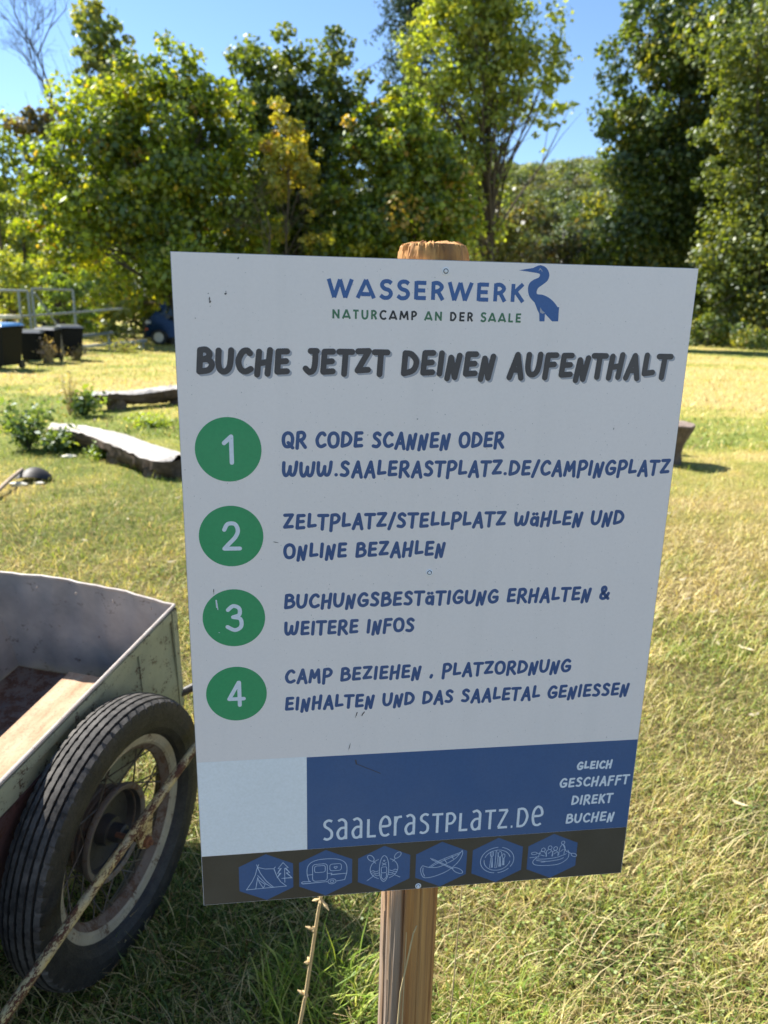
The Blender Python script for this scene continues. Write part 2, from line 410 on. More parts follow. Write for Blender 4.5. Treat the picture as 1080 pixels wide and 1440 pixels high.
def field(n, y0, y1, k, side):
    u = rng.random(n)
    e = 2 - k
    y = (y0 ** e + u * (y1 ** e - y0 ** e)) ** (1 / e)
    x = rng.uniform(-1, 1, n) * (0.60 * y + side)
    return x, y
def merge(parts):
    Vs, Qs, Ts, cq, ct = [], [], [], [], []; b = 0
    for V, q, tr, c in parts:
        Vs.append(V); Qs.append(q + b); Ts.append(tr + b); cq.append(c[:len(q)]); ct.append(c[len(q):]); b += len(V)
    return np.concatenate(Vs), np.concatenate(Qs), np.concatenate(Ts), np.concatenate(cq + ct)

parts = []
x, y = field(105000, 0.95, 3.2, 1.6, 0.35)
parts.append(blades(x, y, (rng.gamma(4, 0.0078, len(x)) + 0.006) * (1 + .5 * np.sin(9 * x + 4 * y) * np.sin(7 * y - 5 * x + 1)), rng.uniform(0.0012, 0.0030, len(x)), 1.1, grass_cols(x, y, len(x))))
x, y = field(100000, 3.0, 9.0, 1.6, 0.4)
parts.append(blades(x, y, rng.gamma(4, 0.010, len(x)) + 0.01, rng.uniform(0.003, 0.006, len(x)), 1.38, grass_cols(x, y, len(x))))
x, y = field(90000, 8.5, 52.0, 1.7, 0.4)
parts.append(blades(x, y, rng.gamma(4, 0.014, len(x)) + 0.01, rng.uniform(0.010, 0.024, len(x)) * (0.5 + y / 30), 1.35, grass_cols(x, y, len(x))))
gV, gQ, gT, gC = merge(parts)
tag(fast('grass', gV, gQ, gT, gC, M['blade']), 'short dry yellow-green grass covering the camping meadow', 'grass', kind='stuff')

# small broad leaves of clover and plantain low in the turf
def leafquads(P, nrm, size, asp=0.7, fold=0.0):
    n = len(P)
    nrm = nrm / np.linalg.norm(nrm, axis=1, keepdims=True)
    r = rng.normal(size=(n, 3)); u = np.cross(nrm, r); u /= np.linalg.norm(u, axis=1, keepdims=True); w = np.cross(nrm, u)
    s = size[:, None] / 2
    V = np.stack([P - u * s, P - w * s * asp + nrm * s * fold, P + u * s, P + w * s * asp + nrm * s * fold], 1).reshape(-1, 3)
    b = np.arange(n) * 4
    return V, np.stack([b, b + 1, b + 2, b + 3], 1)
n = 26000
x, y = field(n, 0.95, 4.0, 1.7, 0.35)
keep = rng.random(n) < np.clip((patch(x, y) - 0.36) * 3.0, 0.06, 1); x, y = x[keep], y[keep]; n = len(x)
P = np.stack([x, y, rng.uniform(0.004, 0.03, n)], 1)
nr = rng.normal(0, 0.45, (n, 3)); nr[:, 2] = 1
V, q = leafquads(P, nr, rng.uniform(0.005, 0.014, n), 0.85)
cc = np.array([(0.13, 0.20, 0.04), (0.21, 0.28, 0.06), (0.30, 0.34, 0.10)])[rng.integers(0, 3, n)] * rng.uniform(0.8, 1.2, (n, 1))
tag(fast('ground_herbs', V, q, None, cc, M['blade']), 'tiny round clover leaves growing low in the turf', 'clover', kind='stuff')

# dry straw litter lying flat
n = 18000
x, y = field(n, 0.95, 6.0, 1.8, 0.35)
cc = np.array([(0.62, 0.53, 0.28), (0.5, 0.40, 0.19), (0.36, 0.26, 0.13)])[rng.integers(0, 3, n)]
Vb, qb, tb, cb = blades(x, y, rng.uniform(0.03, 0.13, n), rng.uniform(0.0012, 0.0028, n) * (0.6 + y / 4), 1.42, cc, 0.012)
tag(fast('straw_litter', Vb, qb, tb, cb, M['blade']), 'loose dry straw and cut stalks lying flat on the turf', 'straw', kind='stuff')

# ------------------------------------------------------------------ trees
def crown_mesh(lobes, n, size, cols, parent, mat, loc, name='crown', clump=0.17, fill=0.35, nclump=None, up=0.35, asp=0.72, weights=None, flat=0.75):
    lobes = np.array(lobes, float)                         # x y z rx ry rz
    vol = (lobes[:, 3] * lobes[:, 5]) ** 1.0
    K = nclump or max(24, n // 70)
    li = rng.choice(len(lobes), K, p=vol / vol.sum())
    d = rng.normal(size=(K, 3)); d /= np.linalg.norm(d, axis=1, keepdims=True)
    rad = np.where(rng.random(K) < fill, rng.uniform(0.2, 0.8, K), rng.uniform(0.78, 1.06, K))
    R = lobes[li, 3:6]
    cc_ = lobes[li, :3] + d * R * rad[:, None]
    cr = R.mean(1) * clump * rng.lognormal(0.25, 0.4, K)
    ci = rng.choice(K, n, p=(cr ** 1.7) / (cr ** 1.7).sum())
    off = rng.normal(size=(n, 3)); off /= np.linalg.norm(off, axis=1, keepdims=True)
    off *= (rng.random(n) ** 0.45)[:, None]; off[:, 2] *= flat
    P = cc_[ci] + off * cr[ci][:, None] * 1.5
    out = off + 0.6 * d[ci]
    nr = out * 0.6 + rng.normal(0, 0.75, (n, 3)); nr[:, 2] += up
    V, q = leafquads(P, nr, size * rng.lognormal(0, 0.28, n), asp)
    cols = np.array(cols); w = weights
    clc = rng.choice(len(cols), K, p=w); lc = rng.choice(len(cols), n, p=w)
    use = np.where(rng.random(n) < 0.55, clc[ci], lc)
    col = cols[use] * rng.uniform(0.75, 1.25, (n, 1))
    keep = P[:, 2] > 0.05
    V = V.reshape(-1, 4, 3)[keep].reshape(-1, 3); nn = keep.sum()
    b = np.arange(nn) * 4
    V = V - np.array(loc)
    o = fast(name, V, np.stack([b, b + 1, b + 2, b + 3], 1), None, col[keep], mat, parent)
    return o, cc_

def tree(name, label, lobes_px, Y, base_px, n, size, cols, trunk_r, cat='tree', group=None, mat='leaf', bk='bark', limbs=18, weights=None, depth=0.85, lean=(0, 0), **kw):
    """lobes: (pixel x, pixel y, radius in pixels[, extra distance])"""
    lobes = []
    for L in lobes_px:
        Yk = Y + (L[3] if len(L) > 3 else 0); c = at(L[0], L[1], Yk); r = L[2] * Yk / FPX
        lobes.append((c[0], c[1], c[2], r, r * depth, r * (L[4] if len(L) > 4 else 1)))
    b = at(base_px, 470, Y); loc = (float(b[0]), float(Y), 0.0)
    root = empty(name, label, cat, loc, 0, group)
    la = np.array(lobes); cen = (la[:, :3] * la[:, 3:4] ** 2).sum(0) / (la[:, 3] ** 2).sum()
    top = la[:, 2].max()
    if trunk_r > 0:
        tb = MB(); H = top * 0.9
        pts = []; rs = []
        for i in range(7):
            u = i / 6; w = u ** 1.3
            pts.append(((cen[0] - loc[0]) * w + rng.normal(0, trunk_r * 0.4) * (i > 0), (cen[1] - loc[1]) * w, -0.1 + H * u)); rs.append(trunk_r * (1.25 if i == 0 else 1) * (1 - 0.85 * u) + 0.01)
        tb.tube(pts, rs, 8)
        tb.build('trunk', M[bk], root, True)
    o, cl = crown_mesh(lobes, n, size, cols, root, M[mat], loc, weights=weights, **kw)
    if trunk_r > 0 and limbs:
        lb = MB()
        for k in range(limbs):
            e = Vector(cl[rng.integers(len(cl))]) - Vector(loc)
            u = min(0.92, max(0.16, e.z / max(H, 0.1) * rng.uniform(0.45, 0.8)))
            s_ = Vector(((cen[0] - loc[0]) * u ** 1.3, (cen[1] - loc[1]) * u ** 1.3, -0.1 + H * u))
            mid = s_.lerp(e, 0.5) + Vector((rng.normal(0, .25), rng.normal(0, .25), rng.uniform(0.0, 0.6)))
            q1 = s_.lerp(mid, 0.5) + Vector((0, 0, 0.1)); q2 = mid.lerp(e, 0.5)
            r0 = max(0.015, trunk_r * (1 - 0.85 * u) * 0.55)
            lb.tube([s_, q1, mid, q2, e], [r0, r0 * .8, r0 * .6, r0 * .35, 0.008], 5, False)
            for s2 in range(2):
                e2 = e + Vector(rng.normal(0, 0.7, 3)); lb.tube([mid, mid.lerp(e2, .5) + Vector((0, 0, .15)), e2], [r0 * .4, r0 * .25, 0.006], 4, False)
        lb.build('limbs', M[bk], root)
    return root

MAPLE = [(0.28, 0.36, 0.020), (0.17, 0.24, 0.017), (0.08, 0.13, 0.014), (0.38, 0.38, 0.028), (0.38, 0.27, 0.04)]
tree('maple_tree', 'broad round maple with yellow-green leaves, largest crown left of the sign', [
    (255,125,52),(215,150,60),(300,150,48),(165,200,62),(240,210,80),(320,215,55),(105,245,55),(170,275,80),(255,290,80),(75,285,45),
    (330,290,58),(105,340,62),(180,360,72),(270,370,70),(75,335,40),(335,360,50),(130,400,55,3),(225,405,50,6),(290,110,30),(235,98,28),(48,262,22),(300,420,40)],
    30, 250, 54000, 0.185, MAPLE, 0.22, weights=[.30,.31,.27,.09,.03], fill=0.25, clump=0.16, nclump=420)
tree('maple_tree', 'dark green maple with a ragged top, between the broad maple and the conifer', [
    (360,110,38),(400,85,32),(345,85,18),(420,120,40),(475,85,30),(480,120,34),(385,150,50),(450,165,45),(505,130,22),(370,205,58),(455,215,48),(420,270,60),(360,280,50),(480,60,16),(390,60,14),(400,350,60),(460,340,55)],
    33, 415, 34000, 0.19, [(0.13,0.18,0.022),(0.08,0.125,0.018),(0.05,0.085,0.015),(0.22,0.25,0.03)], 0.2, weights=[.35,.3,.2,.15], fill=0.25)
tree('young_maple_tree', 'small maple turning yellow and brown, in front of the dark maple', [
    (405,180,30),(390,215,38),(425,235,34),(400,262,40),(378,240,28),(440,275,26),(405,310,34),(430,330,28)],
    29, 400, 4200, 0.16, [(0.44,0.40,0.05),(0.44,0.30,0.07),(0.28,0.30,0.04),(0.16,0.19,0.03)], 0.05, weights=[.35,.12,.33,.2], limbs=14)
tree('maple_tree', 'yellow-green maple right above the post, in front of the tall pale tree', [
    (545,170,40),(580,195,45),(520,215,45),(560,240,55),(610,235,45),(510,270,45),(570,300,60),(625,285,42),(480,300,42),(520,340,50),(600,345,50),(470,345,40),(545,140,20),(560,390,50),(640,320,30),(640,215,18),(490,385,45)],
    31, 560, 36000, 0.18, MAPLE, 0.18, weights=[.28,.31,.30,.09,.02], fill=0.3, clump=0.17, nclump=320)
PALE = [(0.31, 0.38, 0.06), (0.23, 0.30, 0.045), (0.15, 0.21, 0.035), (0.40, 0.42, 0.065)]
tree('ash_tree', 'tall airy pale-green tree rising behind the post, sky showing through its right side', [
    (640,25,55),(700,40,50),(745,60,40),(620,85,48),(680,100,52),(735,120,46),(775,125,26),(640,145,48),(700,165,42),(605,150,28),(750,165,24),(785,165,12),(610,200,34),(655,205,36),(770,205,12),(735,215,16),(700,-30,50),(640,-30,45),(690,215,26),(790,105,18),(780,80,28),(795,140,14),(660,255,34),(645,300,36),(665,340,36),(630,350,30),(705,250,22)],
    42, 692, 20000, 0.23, PALE, 0.20, weights=[.35,.3,.2,.15], bk='bark', limbs=80, fill=0.35, clump=0.19, nclump=420, depth=0.7)
tree('tree', 'slim light tree standing up out of the wood at the upper left', [
    (140,45,26),(165,68,26),(125,72,20),(150,95,34),(178,98,16),(135,118,24),(160,128,20),(112,102,10),(140,160,18),(150,22,10),(182,70,10)],
    38, 140, 2900, 0.24, [(0.13,0.19,0.05),(0.20,0.26,0.07),(0.28,0.30,0.08)], 0.11, limbs=26, clump=0.24, bk='bark')
tree('tree', 'brown-leaved half-dead tree at the far upper left', [
    (70,165,30),(45,170,22),(95,180,24),(80,205,26),(60,225,22)],
    40, 82, 1700, 0.24, [(0.14,0.11,0.05),(0.10,0.10,0.04),(0.2,0.15,0.07)], 0.13, limbs=24, clump=0.22)
tree('birch_tree', 'pale thin-leaved tree at the left edge, above the fence', [
    (8,200,32),(-30,230,55),(22,240,32),(2,290,45),(20,350,40),(-40,330,60),(45,215,18),(38,300,22)],
    40, 12, 6500, 0.22, PALE, 0.13, weights=[.2,.35,.35,.1], limbs=26, bk='bark', clump=0.22)
tree('sapling', 'thin young tree among the trunks at the left edge', [
    (30,275,20),(45,330,26),(35,385,30)], 36, 38, 1400, 0.2, PALE, 0.06, limbs=10, clump=0.25)
RIGHT = [(0.095, 0.15, 0.025), (0.06, 0.10, 0.018), (0.16, 0.22, 0.04), (0.24, 0.25, 0.045)]
tree('lime_tree', 'tall dense dark-green tree at the right, its leaves overhanging the hill', [
    (940,35,38),(905,70,30),(880,100,18),(985,50,40),(925,110,48),(980,120,55),(875,130,18),(890,160,40),(940,190,60),(1000,190,60),(875,215,42),(905,260,55),(965,280,65),(870,290,42),(890,340,58),(950,370,65),(855,360,40),(840,410,40),(900,420,58),(975,440,55),(1030,60,30),(865,180,16),(868,245,28),(925,20,18),(1000,330,55),(845,320,22),(900,50,38),(1000,25,50),(1050,40,50),(950,0,50),(1020,100,60),(895,110,40),(885,190,40),(1000,150,60),(1040,150,50)],
    50, 930, 72000, 0.27, RIGHT, 0.36, weights=[.35,.35,.2,.1], limbs=22, clump=0.19, nclump=420, fill=0.25)
tree('willow_tree', 'big bushy tree filling the right edge, its leaves reaching down to the grass', [
    (1065,80,40),(1045,130,42),(1080,170,60),(1025,175,28),(1050,230,55),(1010,250,28),(1100,250,70),(1070,310,65),(1030,330,42),(1010,365,28),(1040,385,48),(1085,400,70),(1005,420,38),(1030,445,42),(1075,460,45),(1140,330,90),(1150,180,80),(1140,430,70),(992,460,24),(1120,90,60),(1025,120,38),(1060,60,50),(1010,190,30)],
    43, 1075, 60000, 0.21, [(0.13,0.175,0.03),(0.085,0.125,0.022),(0.19,0.23,0.045),(0.27,0.28,0.055)], 0.26, weights=[.35,.35,.2,.1], limbs=16, clump=0.2, nclump=380, fill=0.25)
tree('hawthorn_tree', 'low olive-green tree between the pale tree and the tall right tree', [
    (690,300,45),(660,330,45),(720,340,48),(680,375,50),(740,385,45),(650,400,45),(760,300,26),(720,270,22)],
    47, 700, 9000, 0.24, [(0.15,0.18,0.05),(0.10,0.13,0.04),(0.22,0.22,0.07),(0.18,0.14,0.06)], 0.13, limbs=14)
tree('shrub', 'brownish thicket in the shade below the hill', [
    (790,345,42),(820,380,40),(760,390,40),(800,420,42),(745,430,36),(840,435,34),(770,320,20)],
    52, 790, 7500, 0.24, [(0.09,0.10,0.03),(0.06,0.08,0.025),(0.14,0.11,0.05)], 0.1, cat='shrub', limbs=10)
for (lab, lobes, Y, n, cols) in [
    ('bright green shrub behind the metal fence at the left edge', [(20,385,36),(-20,400,45),(50,405,28),(25,430,30)], 27, 3600, PALE),
    ('sunlit shrub behind the middle of the metal fence', [(85,395,26),(105,420,30),(75,440,28),(110,380,18),(120,440,22)], 26, 3200, [(0.26,0.36,0.05),(0.18,0.27,0.04),(0.12,0.18,0.04)]),
    ('low yellow-green shrub between the bins and the blue car', [(150,452,22),(140,470,20),(170,468,18),(160,440,14)], 27, 1800, [(0.34,0.34,0.06),(0.22,0.26,0.05)]),
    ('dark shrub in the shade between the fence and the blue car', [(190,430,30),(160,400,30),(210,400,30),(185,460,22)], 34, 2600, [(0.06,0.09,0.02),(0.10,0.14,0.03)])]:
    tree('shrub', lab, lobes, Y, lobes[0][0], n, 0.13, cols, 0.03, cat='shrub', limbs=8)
for (lab, lobes, Y) in [
    ('low green bush at the foot of the right edge tree', [(995,462,20),(1015,474,18),(975,470,14)], 41),
    ('low spreading bush at the right edge of the meadow', [(1045,472,22),(1075,476,24),(1110,475,26)], 39)]:
    tree('shrub', lab, lobes, Y, lobes[0][0], 2600, 0.14, RIGHT, 0.03, cat='shrub', limbs=6)

# bare dead trees
def bare(name, label, Y, base_px, top, r0, seed, spread=0.55, levels=6, cat='tree', up=0.25):
    r = np.random.default_rng(seed); b = at(base_px, 470, Y); root = empty(name, label, cat, (float(b[0]), Y, 0))
    tr = MB(); br = MB()
    tip = at(top[0], top[1], Y) - np.array([b[0], Y, 0])
    hs = Vector(tip) * 1.0
    tr.tube([(0, 0, -.1), hs * .35 + Vector((.15, 0, 0)), hs * .7, hs], [r0, r0 * .8, r0 * .65, r0 * .55], 7); tr.build('trunk', M['bark'], root, True)
    def grow(p, d, L, rad, lev):
        q1 = p + d * L * .5 + Vector(r.normal(0, L * .05, 3)); q2 = p + d * L + Vector(r.normal(0, L * .06, 3))
        br.tube([p, q1, q2], [rad, rad * .8, rad * .62], 4, False)
        if lev == 0: return
        for k in range(3 if r.random() < 0.5 else 2):
            nd = (d + Vector((r.normal(0, spread), r.normal(0, spread * .8), r.normal(0, spread * .7) + up * .3))).normalized()
            grow(q2 if k else q1.lerp(q2, r.uniform(.2, 1)), nd, L * r.uniform(.62, .85), rad * .62, lev - 1)
    d0 = (hs - hs * .7).normalized()
    for k in range(3): grow(hs * (1 - .1 * k), (d0 + Vector((r.normal(0, .35), r.normal(0, .3), .15))).normalized(), hs.length * .17, r0 * .5, levels)
    br.build('branches', M['bark'], root)
bare('bare_tree', 'leafless dead tree with fine upright branches against the sky, upper left', 37, 92, (72, 130), 0.11, 5, 0.46, 7)
bare('bare_shrub', 'tangle of bare pale branches hanging in the shade above the sign', 28, 372, (380, 320), 0.05, 9, 0.8, 5, 'shrub', -0.4)
bare('bare_sapling', 'bare sapling reaching into the sky at the right edge', 42, 1068, (1066, 60), 0.05, 21, 0.4, 4)

# conifer: drooping boughs in whorls
Yc = 56; cb = at(566, 470, Yc)
root = empty('spruce_tree', 'dark blue-green conifer with drooping boughs behind the pale tree', 'tree', (float(cb[0]), Yc, 0))
Hc = 28.0; tb = MB(); tb.tube([(0, 0, -.1), (0, 0, Hc * .5), (0, 0, Hc)], [.32, .2, .03], 8); tb.build('trunk', M['bark'], root, True)
bt = MB(); PP = []; NN = []
for z in np.arange(7.0, Hc, 0.62):
    L = (Hc - z) * 0.24 + 0.6
    for k in range(9):
        a = rng.uniform(0, 6.28); e = L * rng.uniform(.7, 1.15)
        ds = Vector((math.cos(a), math.sin(a), 0))
        P_ = [Vector((0, 0, z)), Vector((0, 0, z + .12 * e)) + ds * e * .5, Vector((0, 0, z - .18 * e)) + ds * e]
        bt.tube(P_, [.05, .035, .01], 4, False)
        m_ = 55
        for u in rng.random(m_):
            p = P_[0].lerp(P_[1], u * 2) if u < .5 else P_[1].lerp(P_[2], u * 2 - 1)
            PP.append(p + Vector((rng.normal(0, .16), rng.normal(0, .16), -abs(rng.normal(0, .38)))))
bt.build('boughs', M['bark'], root)
PP = np.array(PP); nn = rng.normal(size=(len(PP), 3)); nn[:, 2] *= .3
V, q = leafquads(PP, nn, rng.uniform(.25, .5, len(PP)), .28)
fast('needles', V, q, None, np.array([(0.045,0.075,0.045),(0.07,0.10,0.06),(0.03,0.055,0.035)])[rng.integers(0, 3, len(PP))], M['needle'], root)

# dark undergrowth closing the wood's edge
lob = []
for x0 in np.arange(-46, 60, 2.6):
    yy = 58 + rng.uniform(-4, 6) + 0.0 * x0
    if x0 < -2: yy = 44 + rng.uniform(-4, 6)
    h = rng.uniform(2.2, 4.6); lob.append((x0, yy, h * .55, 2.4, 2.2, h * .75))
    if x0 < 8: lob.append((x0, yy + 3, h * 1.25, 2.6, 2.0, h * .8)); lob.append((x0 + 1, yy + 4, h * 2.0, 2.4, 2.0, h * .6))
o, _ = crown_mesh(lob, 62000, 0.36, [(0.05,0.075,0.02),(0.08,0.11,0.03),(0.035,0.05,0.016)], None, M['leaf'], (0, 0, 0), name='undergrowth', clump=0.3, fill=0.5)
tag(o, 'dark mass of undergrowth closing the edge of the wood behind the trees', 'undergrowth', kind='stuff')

# a few bare stems of the wood in the gaps at left
for i, (px, Y, h, r, lab) in enumerate([(12, 38, 9.5, .09, 'thin tree stem at the left edge above the fence'), (205, 36, 5.5, .12, 'dark tree stem just left of the blue car'),
                                 (236, 38, 5.5, .13, 'dark tree stem right behind the roof of the blue car'), (24, 34, 8, .07, 'thin leaning tree stem above the dark bin')]):
    p = at(px, 470, Y); mb = MB(); mb.tube([(0, 0, -.1), (rng.normal(0, .1), 0, h * .5), (rng.normal(0, .25), 0, h)], [r, r * .8, r * .45], 7)
    root = empty('slender_tree', lab, 'tree', (float(p[0]), Y, 0)); mb.build('trunk', M['bark'], root, True)

# ------------------------------------------------------------------ wooded hill
def hillz(x, y):
    u = np.clip((y - 230) / 150, 0, 1); s = u * u * (3 - 2 * u)
    prof = 83 + 0.10 * (x - 90) + 5 * np.sin(x / 34 + .6) + 3 * np.sin(x / 13)
    prof = np.clip(prof, 12, 150)
    return s * prof * (0.80 + 0.20 * np.clip((y - 380) / 120, 0, 1)) - 0.5
hx = np.linspace(-420, 480, 110); hy = np.linspace(228, 620, 50); HX, HY = np.meshgrid(hx, hy)
V = np.stack([HX.ravel(), HY.ravel(), hillz(HX, HY).ravel()], 1); n0 = len(hx)
I = (np.arange(len(hy) - 1)[:, None] * n0 + np.arange(n0 - 1)[None, :]).ravel()
hm = plain('hill_soil', (0.06, 0.075, 0.03), 0.95, scale=0.05)
tag(fast('hill', V, np.stack([I, I + 1, I + n0 + 1, I + n0], 1), None, None, hm), kind='structure')
nt_ = 1700
tx = rng.uniform(15, 155, nt_); ty = rng.uniform(236, 420, nt_) ; tx = tx * (ty / 330)
tz = hillz(tx, ty); tr_ = rng.uniform(2.6, 5.2, nt_)
mlf = 120
ci = np.repeat(np.arange(nt_), mlf); n = len(ci)
d = rng.normal(size=(n, 3)); d /= np.linalg.norm(d, axis=1, keepdims=True); d[:, 2] = np.abs(d[:, 2]) * 1.1
P = np.stack([tx, ty, tz + 1.0], 1)[ci] + d * tr_[ci][:, None] * rng.uniform(.8, 1.1, (n, 1))
V, q = leafquads(P, d + rng.normal(0, .5, (n, 3)), rng.uniform(.6, 1.25, n), .75)
tc = np.array([(0.11,0.16,0.05),(0.08,0.12,0.045),(0.16,0.20,0.055),(0.13,0.13,0.06),(0.20,0.24,0.06)])[rng.integers(0, 5, nt_)][ci] * rng.uniform(.8, 1.25, (n, 1))
tag(fast('hill_forest', V, q, None, tc, M['leaf']), 'distant green wood covering the hillside beyond the meadow', 'forest', kind='stuff')

# ------------------------------------------------------------------ metal fence, table, bins, rails, car
def fence(label, px0, px1, Y0, Y1, ztop, zbot, brace, posts=()):
    a = at(px0, 440, Y0); b = at(px1, 440, Y1)
    A_ = Vector((a[0], a[1], 0)); B_ = Vector((b[0], b[1], 0)); dx = B_ - A_
    root = empty('metal_fence', label, 'fence', A_, 0, 'galvanised fence panels by the bins')
    def rail(n_, p, q, r): mb = MB(); mb.tube([p, q], r, 8); mb.build(n_, M['zinc'], root, True)
    rail('rail', (0, 0, ztop), (dx.x, dx.y, ztop), .035); rail('rail', (0, 0, zbot), (dx.x, dx.y, zbot), .03)
    for u in (0.0, 1.0) + tuple(posts): rail('post', (dx.x * u, dx.y * u, 0), (dx.x * u, dx.y * u, ztop), .04)
    if brace: rail('brace', (dx.x * brace[0], dx.y * brace[0], ztop - .1), (dx.x * brace[1], dx.y * brace[1], zbot), .03)
    return root
fence('galvanised fence panel cut by the left edge of the photo, behind the blue-lidded bin', -70, 42, 22.0, 22.6, 1.83, 0.45, None, (0.88,))
fence('galvanised fence panel with a diagonal brace, behind the three black bins', 48, 105, 22.8, 23.6, 1.90, 0.5, (0.05, 0.72))
def pole(name, label, p, q, r, mat, cat='rail'):
    p = Vector(p); q = Vector(q); mb = MB(); mb.tube([(0, 0, 0), (q - p) * .5 + Vector((0, 0, -.01)), q - p], r, 8)
    return tag(mb.build(name, M[mat], None, True, p), label, cat)
pole('metal_pole', 'long steel tube running level across the fence panels', at(15, 446, 22.3), at(172, 434, 24.6), .035, 'zinc', 'pole')
def barrier(label, p, q, mat, feet):
    p = Vector(p); q = Vector(q); root = empty('low_barrier', label, 'barrier', (p.x, p.y, 0))
    d = Vector((q.x - p.x, q.y - p.y, 0)); mb = MB(); mb.tube([(0, 0, p.z), d + Vector((0, 0, q.z))], .055, 8); mb.build('rail', M[mat], root, True)
    for u in feet: mb = MB(); mb.tube([d * u + Vector((0, 0, 0)), d * u + Vector((0, 0, p.z))], .04, 8); mb.build('post', M['zinc'], root, True)
barrier('shiny low steel rail in the grass between the bins and the car', at(105, 489, 23.0), at(205, 479, 27.5), 'silver', (.12, .6, .95))
barrier('short dark steel rail just right of the black bins', at(100, 474, 23.6), at(158, 468, 25.5), 'zinc', (.2, .9))

# garden table seen only by its pale edge at the left border
tp = at(-40, 442, 20.5)
root = empty('table', 'cream tabletop showing above the blue-lidded bin at the left edge', 'table', (float(tp[0]), 20.5, 0))
mb = MB(); mb.box((0, 0, 1.12), (2.3, .8, .09), 0, .01); mb.build('table_top', M['cream'], root)
for sx_ in (-1, 1):
    for sy_ in (-.3, .3): mb = MB(); mb.box((sx_ * 1.0, sy_, .54), (.07, .07, 1.07)); mb.build('leg', M['handle'], root)

def wheelie(label, px, Y, base_py, rz, w, h, lid, group):
    g = gnd(px, base_py); s = Y / g[1]
    root = empty('wheeled_bin', label, 'bin', (float(g[0]), float(g[1]), 0), rz, group)
    b = MB(); w2, d2 = w / 2, w * .56
    V = []
    for (z, k) in ((.10, .78), (.12, .80), (h - .09, 1.0), (h - .08, 1.07), (h - .03, 1.07)):
        V += [(-w2*k, -d2*k, z), (w2*k, -d2*k, z), (w2*k, d2*k*.97, z), (-w2*k, d2*k*.97, z)]
    F = [(0,3,2,1)] + [(i*4+j, i*4+(j+1)%4, i*4+4+(j+1)%4, i*4+4+j) for i in range(4) for j in range(4)] + [(16,17,18,19)]
    b.add(V, F); b.build('body', M['bin'], root)
    l = MB(); k = 1.12
    l.add([(-w2*k,-d2*k,h-.03),(w2*k,-d2*k,h-.03),(w2*k,d2*k,h-.01),(-w2*k,d2*k,h-.01),(-w2*.9,-d2*.85,h+.02),(w2*.9,-d2*.85,h+.02),(w2*.9,d2*.9,h+.05),(-w2*.9,d2*.9,h+.05)],
          [(0,3,2,1),(4,5,6,7),(0,1,5,4),(1,2,6,5),(2,3,7,6),(3,0,4,7)])
    l.build('lid', M[lid], root)
    hb = MB(); hb.tube([(-w2*.9, d2*1.25, h-.03), (w2*.9, d2*1.25, h-.03)], .018, 6); hb.build('handle', M['bin'], root)
    for s_ in (-1, 1):
        wb = MB(); wb.M = Matrix.Translation((s_ * (w2*.8), d2*.85, .10)); wb.lathe([(-.025, 0), (-.025, .10), (.025, .10), (.025, 0)], 16); wb.build('wheel', M['rubber'], root, True)
    return root
GB = 'wheeled rubbish bins by the fence'
wheelie('black wheeled bin, leftmost of the row of three', 48, 20.5, 511, .25, .52, .80, 'bin_lid', GB)
wheelie('black wheeled bin, middle of the row of three', 71, 20.8, 509, .1, .50, .86, 'bin_lid', GB)
wheelie('black wheeled bin, rightmost of the row of three and next to the shiny rail', 102, 21.0, 506, .55, .56, .90, 'bin_lid', GB)
wheelie('black wheeled bin with a blue lid, cut by the left edge of the photo', 3, 18.5, 519, -.12, .72, 1.0, 'bin_blue', GB)

# blue car, front to the left
g = gnd(209, 485); Yv = float(g[1])
root = empty('car', 'dark blue car parked at the wood edge, mostly hidden behind the sign', 'car', (float(g[0]) - .16, Yv + .9, 0), 0.05)
prof = [(0.0,.32),(0.0,.62),(.05,.82),(.16,1.0),(.32,1.16),(.88,1.86),(1.1,1.96),(2.4,2.0),(3.5,1.95),(3.95,1.75),(4.12,1.1),(4.18,.55),(4.12,.28),(3.75,.26),(3.62,.48),(3.36,.60),(3.10,.48),(2.98,.26),(.88,.26),(.78,.46),(.52,.58),(.27,.46),(.18,.26)]
bm = bmesh.new()
def shell(y, ins):
    out = []
    for x_, z_ in prof:
        k = max(0, (z_ - .95)) * .28 * (1 if ins else 0)
        out.append(bm.verts.new((x_, y + (k if y < 0 else -k), z_)))
    return out
A1 = shell(-.85, True); B1 = shell(.85, True)
bm.faces.new(A1); bm.faces.new(B1[::-1])
for i in range(len(prof)): bm.faces.new((A1[i], B1[i], B1[(i+1) % len(prof)], A1[(i+1) % len(prof)]))
bmesh.ops.recalc_face_normals(bm, faces=bm.faces[:])
bmesh.ops.bevel(bm, geom=[e for e in bm.edges if abs(e.verts[0].co.y - e.verts[1].co.y) < .01], offset=.05, segments=3, affect='EDGES')
me = bpy.data.meshes.new('body'); bm.to_mesh(me); bm.free(); link('body', me, M['carblue'], root, True)
def sidepane(poly, nm, mat, y=-.866):
    V = [(x_, (y + max(0, z_ - .95) * .28) , z_) for x_, z_ in poly]; V += [(x_, yy_ + .02, z_) for x_, yy_, z_ in V]
    n_ = len(poly); mb = MB(); mb.add(V, [tuple(range(n_)), tuple(range(2*n_-1, n_-1, -1))] + [(i, n_+i, n_+(i+1)%n_, (i+1)%n_) for i in range(n_)]); return mb.build(nm, M[mat], root)
sidepane([(.56,1.14),(.98,1.60),(1.16,1.72),(1.20,1.12)], 'window', 'glass'); sidepane([(1.30,1.10),(1.28,1.74),(2.4,1.78),(2.45,1.10)], 'window', 'glass')
sidepane([(2.56,1.10),(2.54,1.78),(3.6,1.74),(3.85,1.15)], 'window', 'glass')
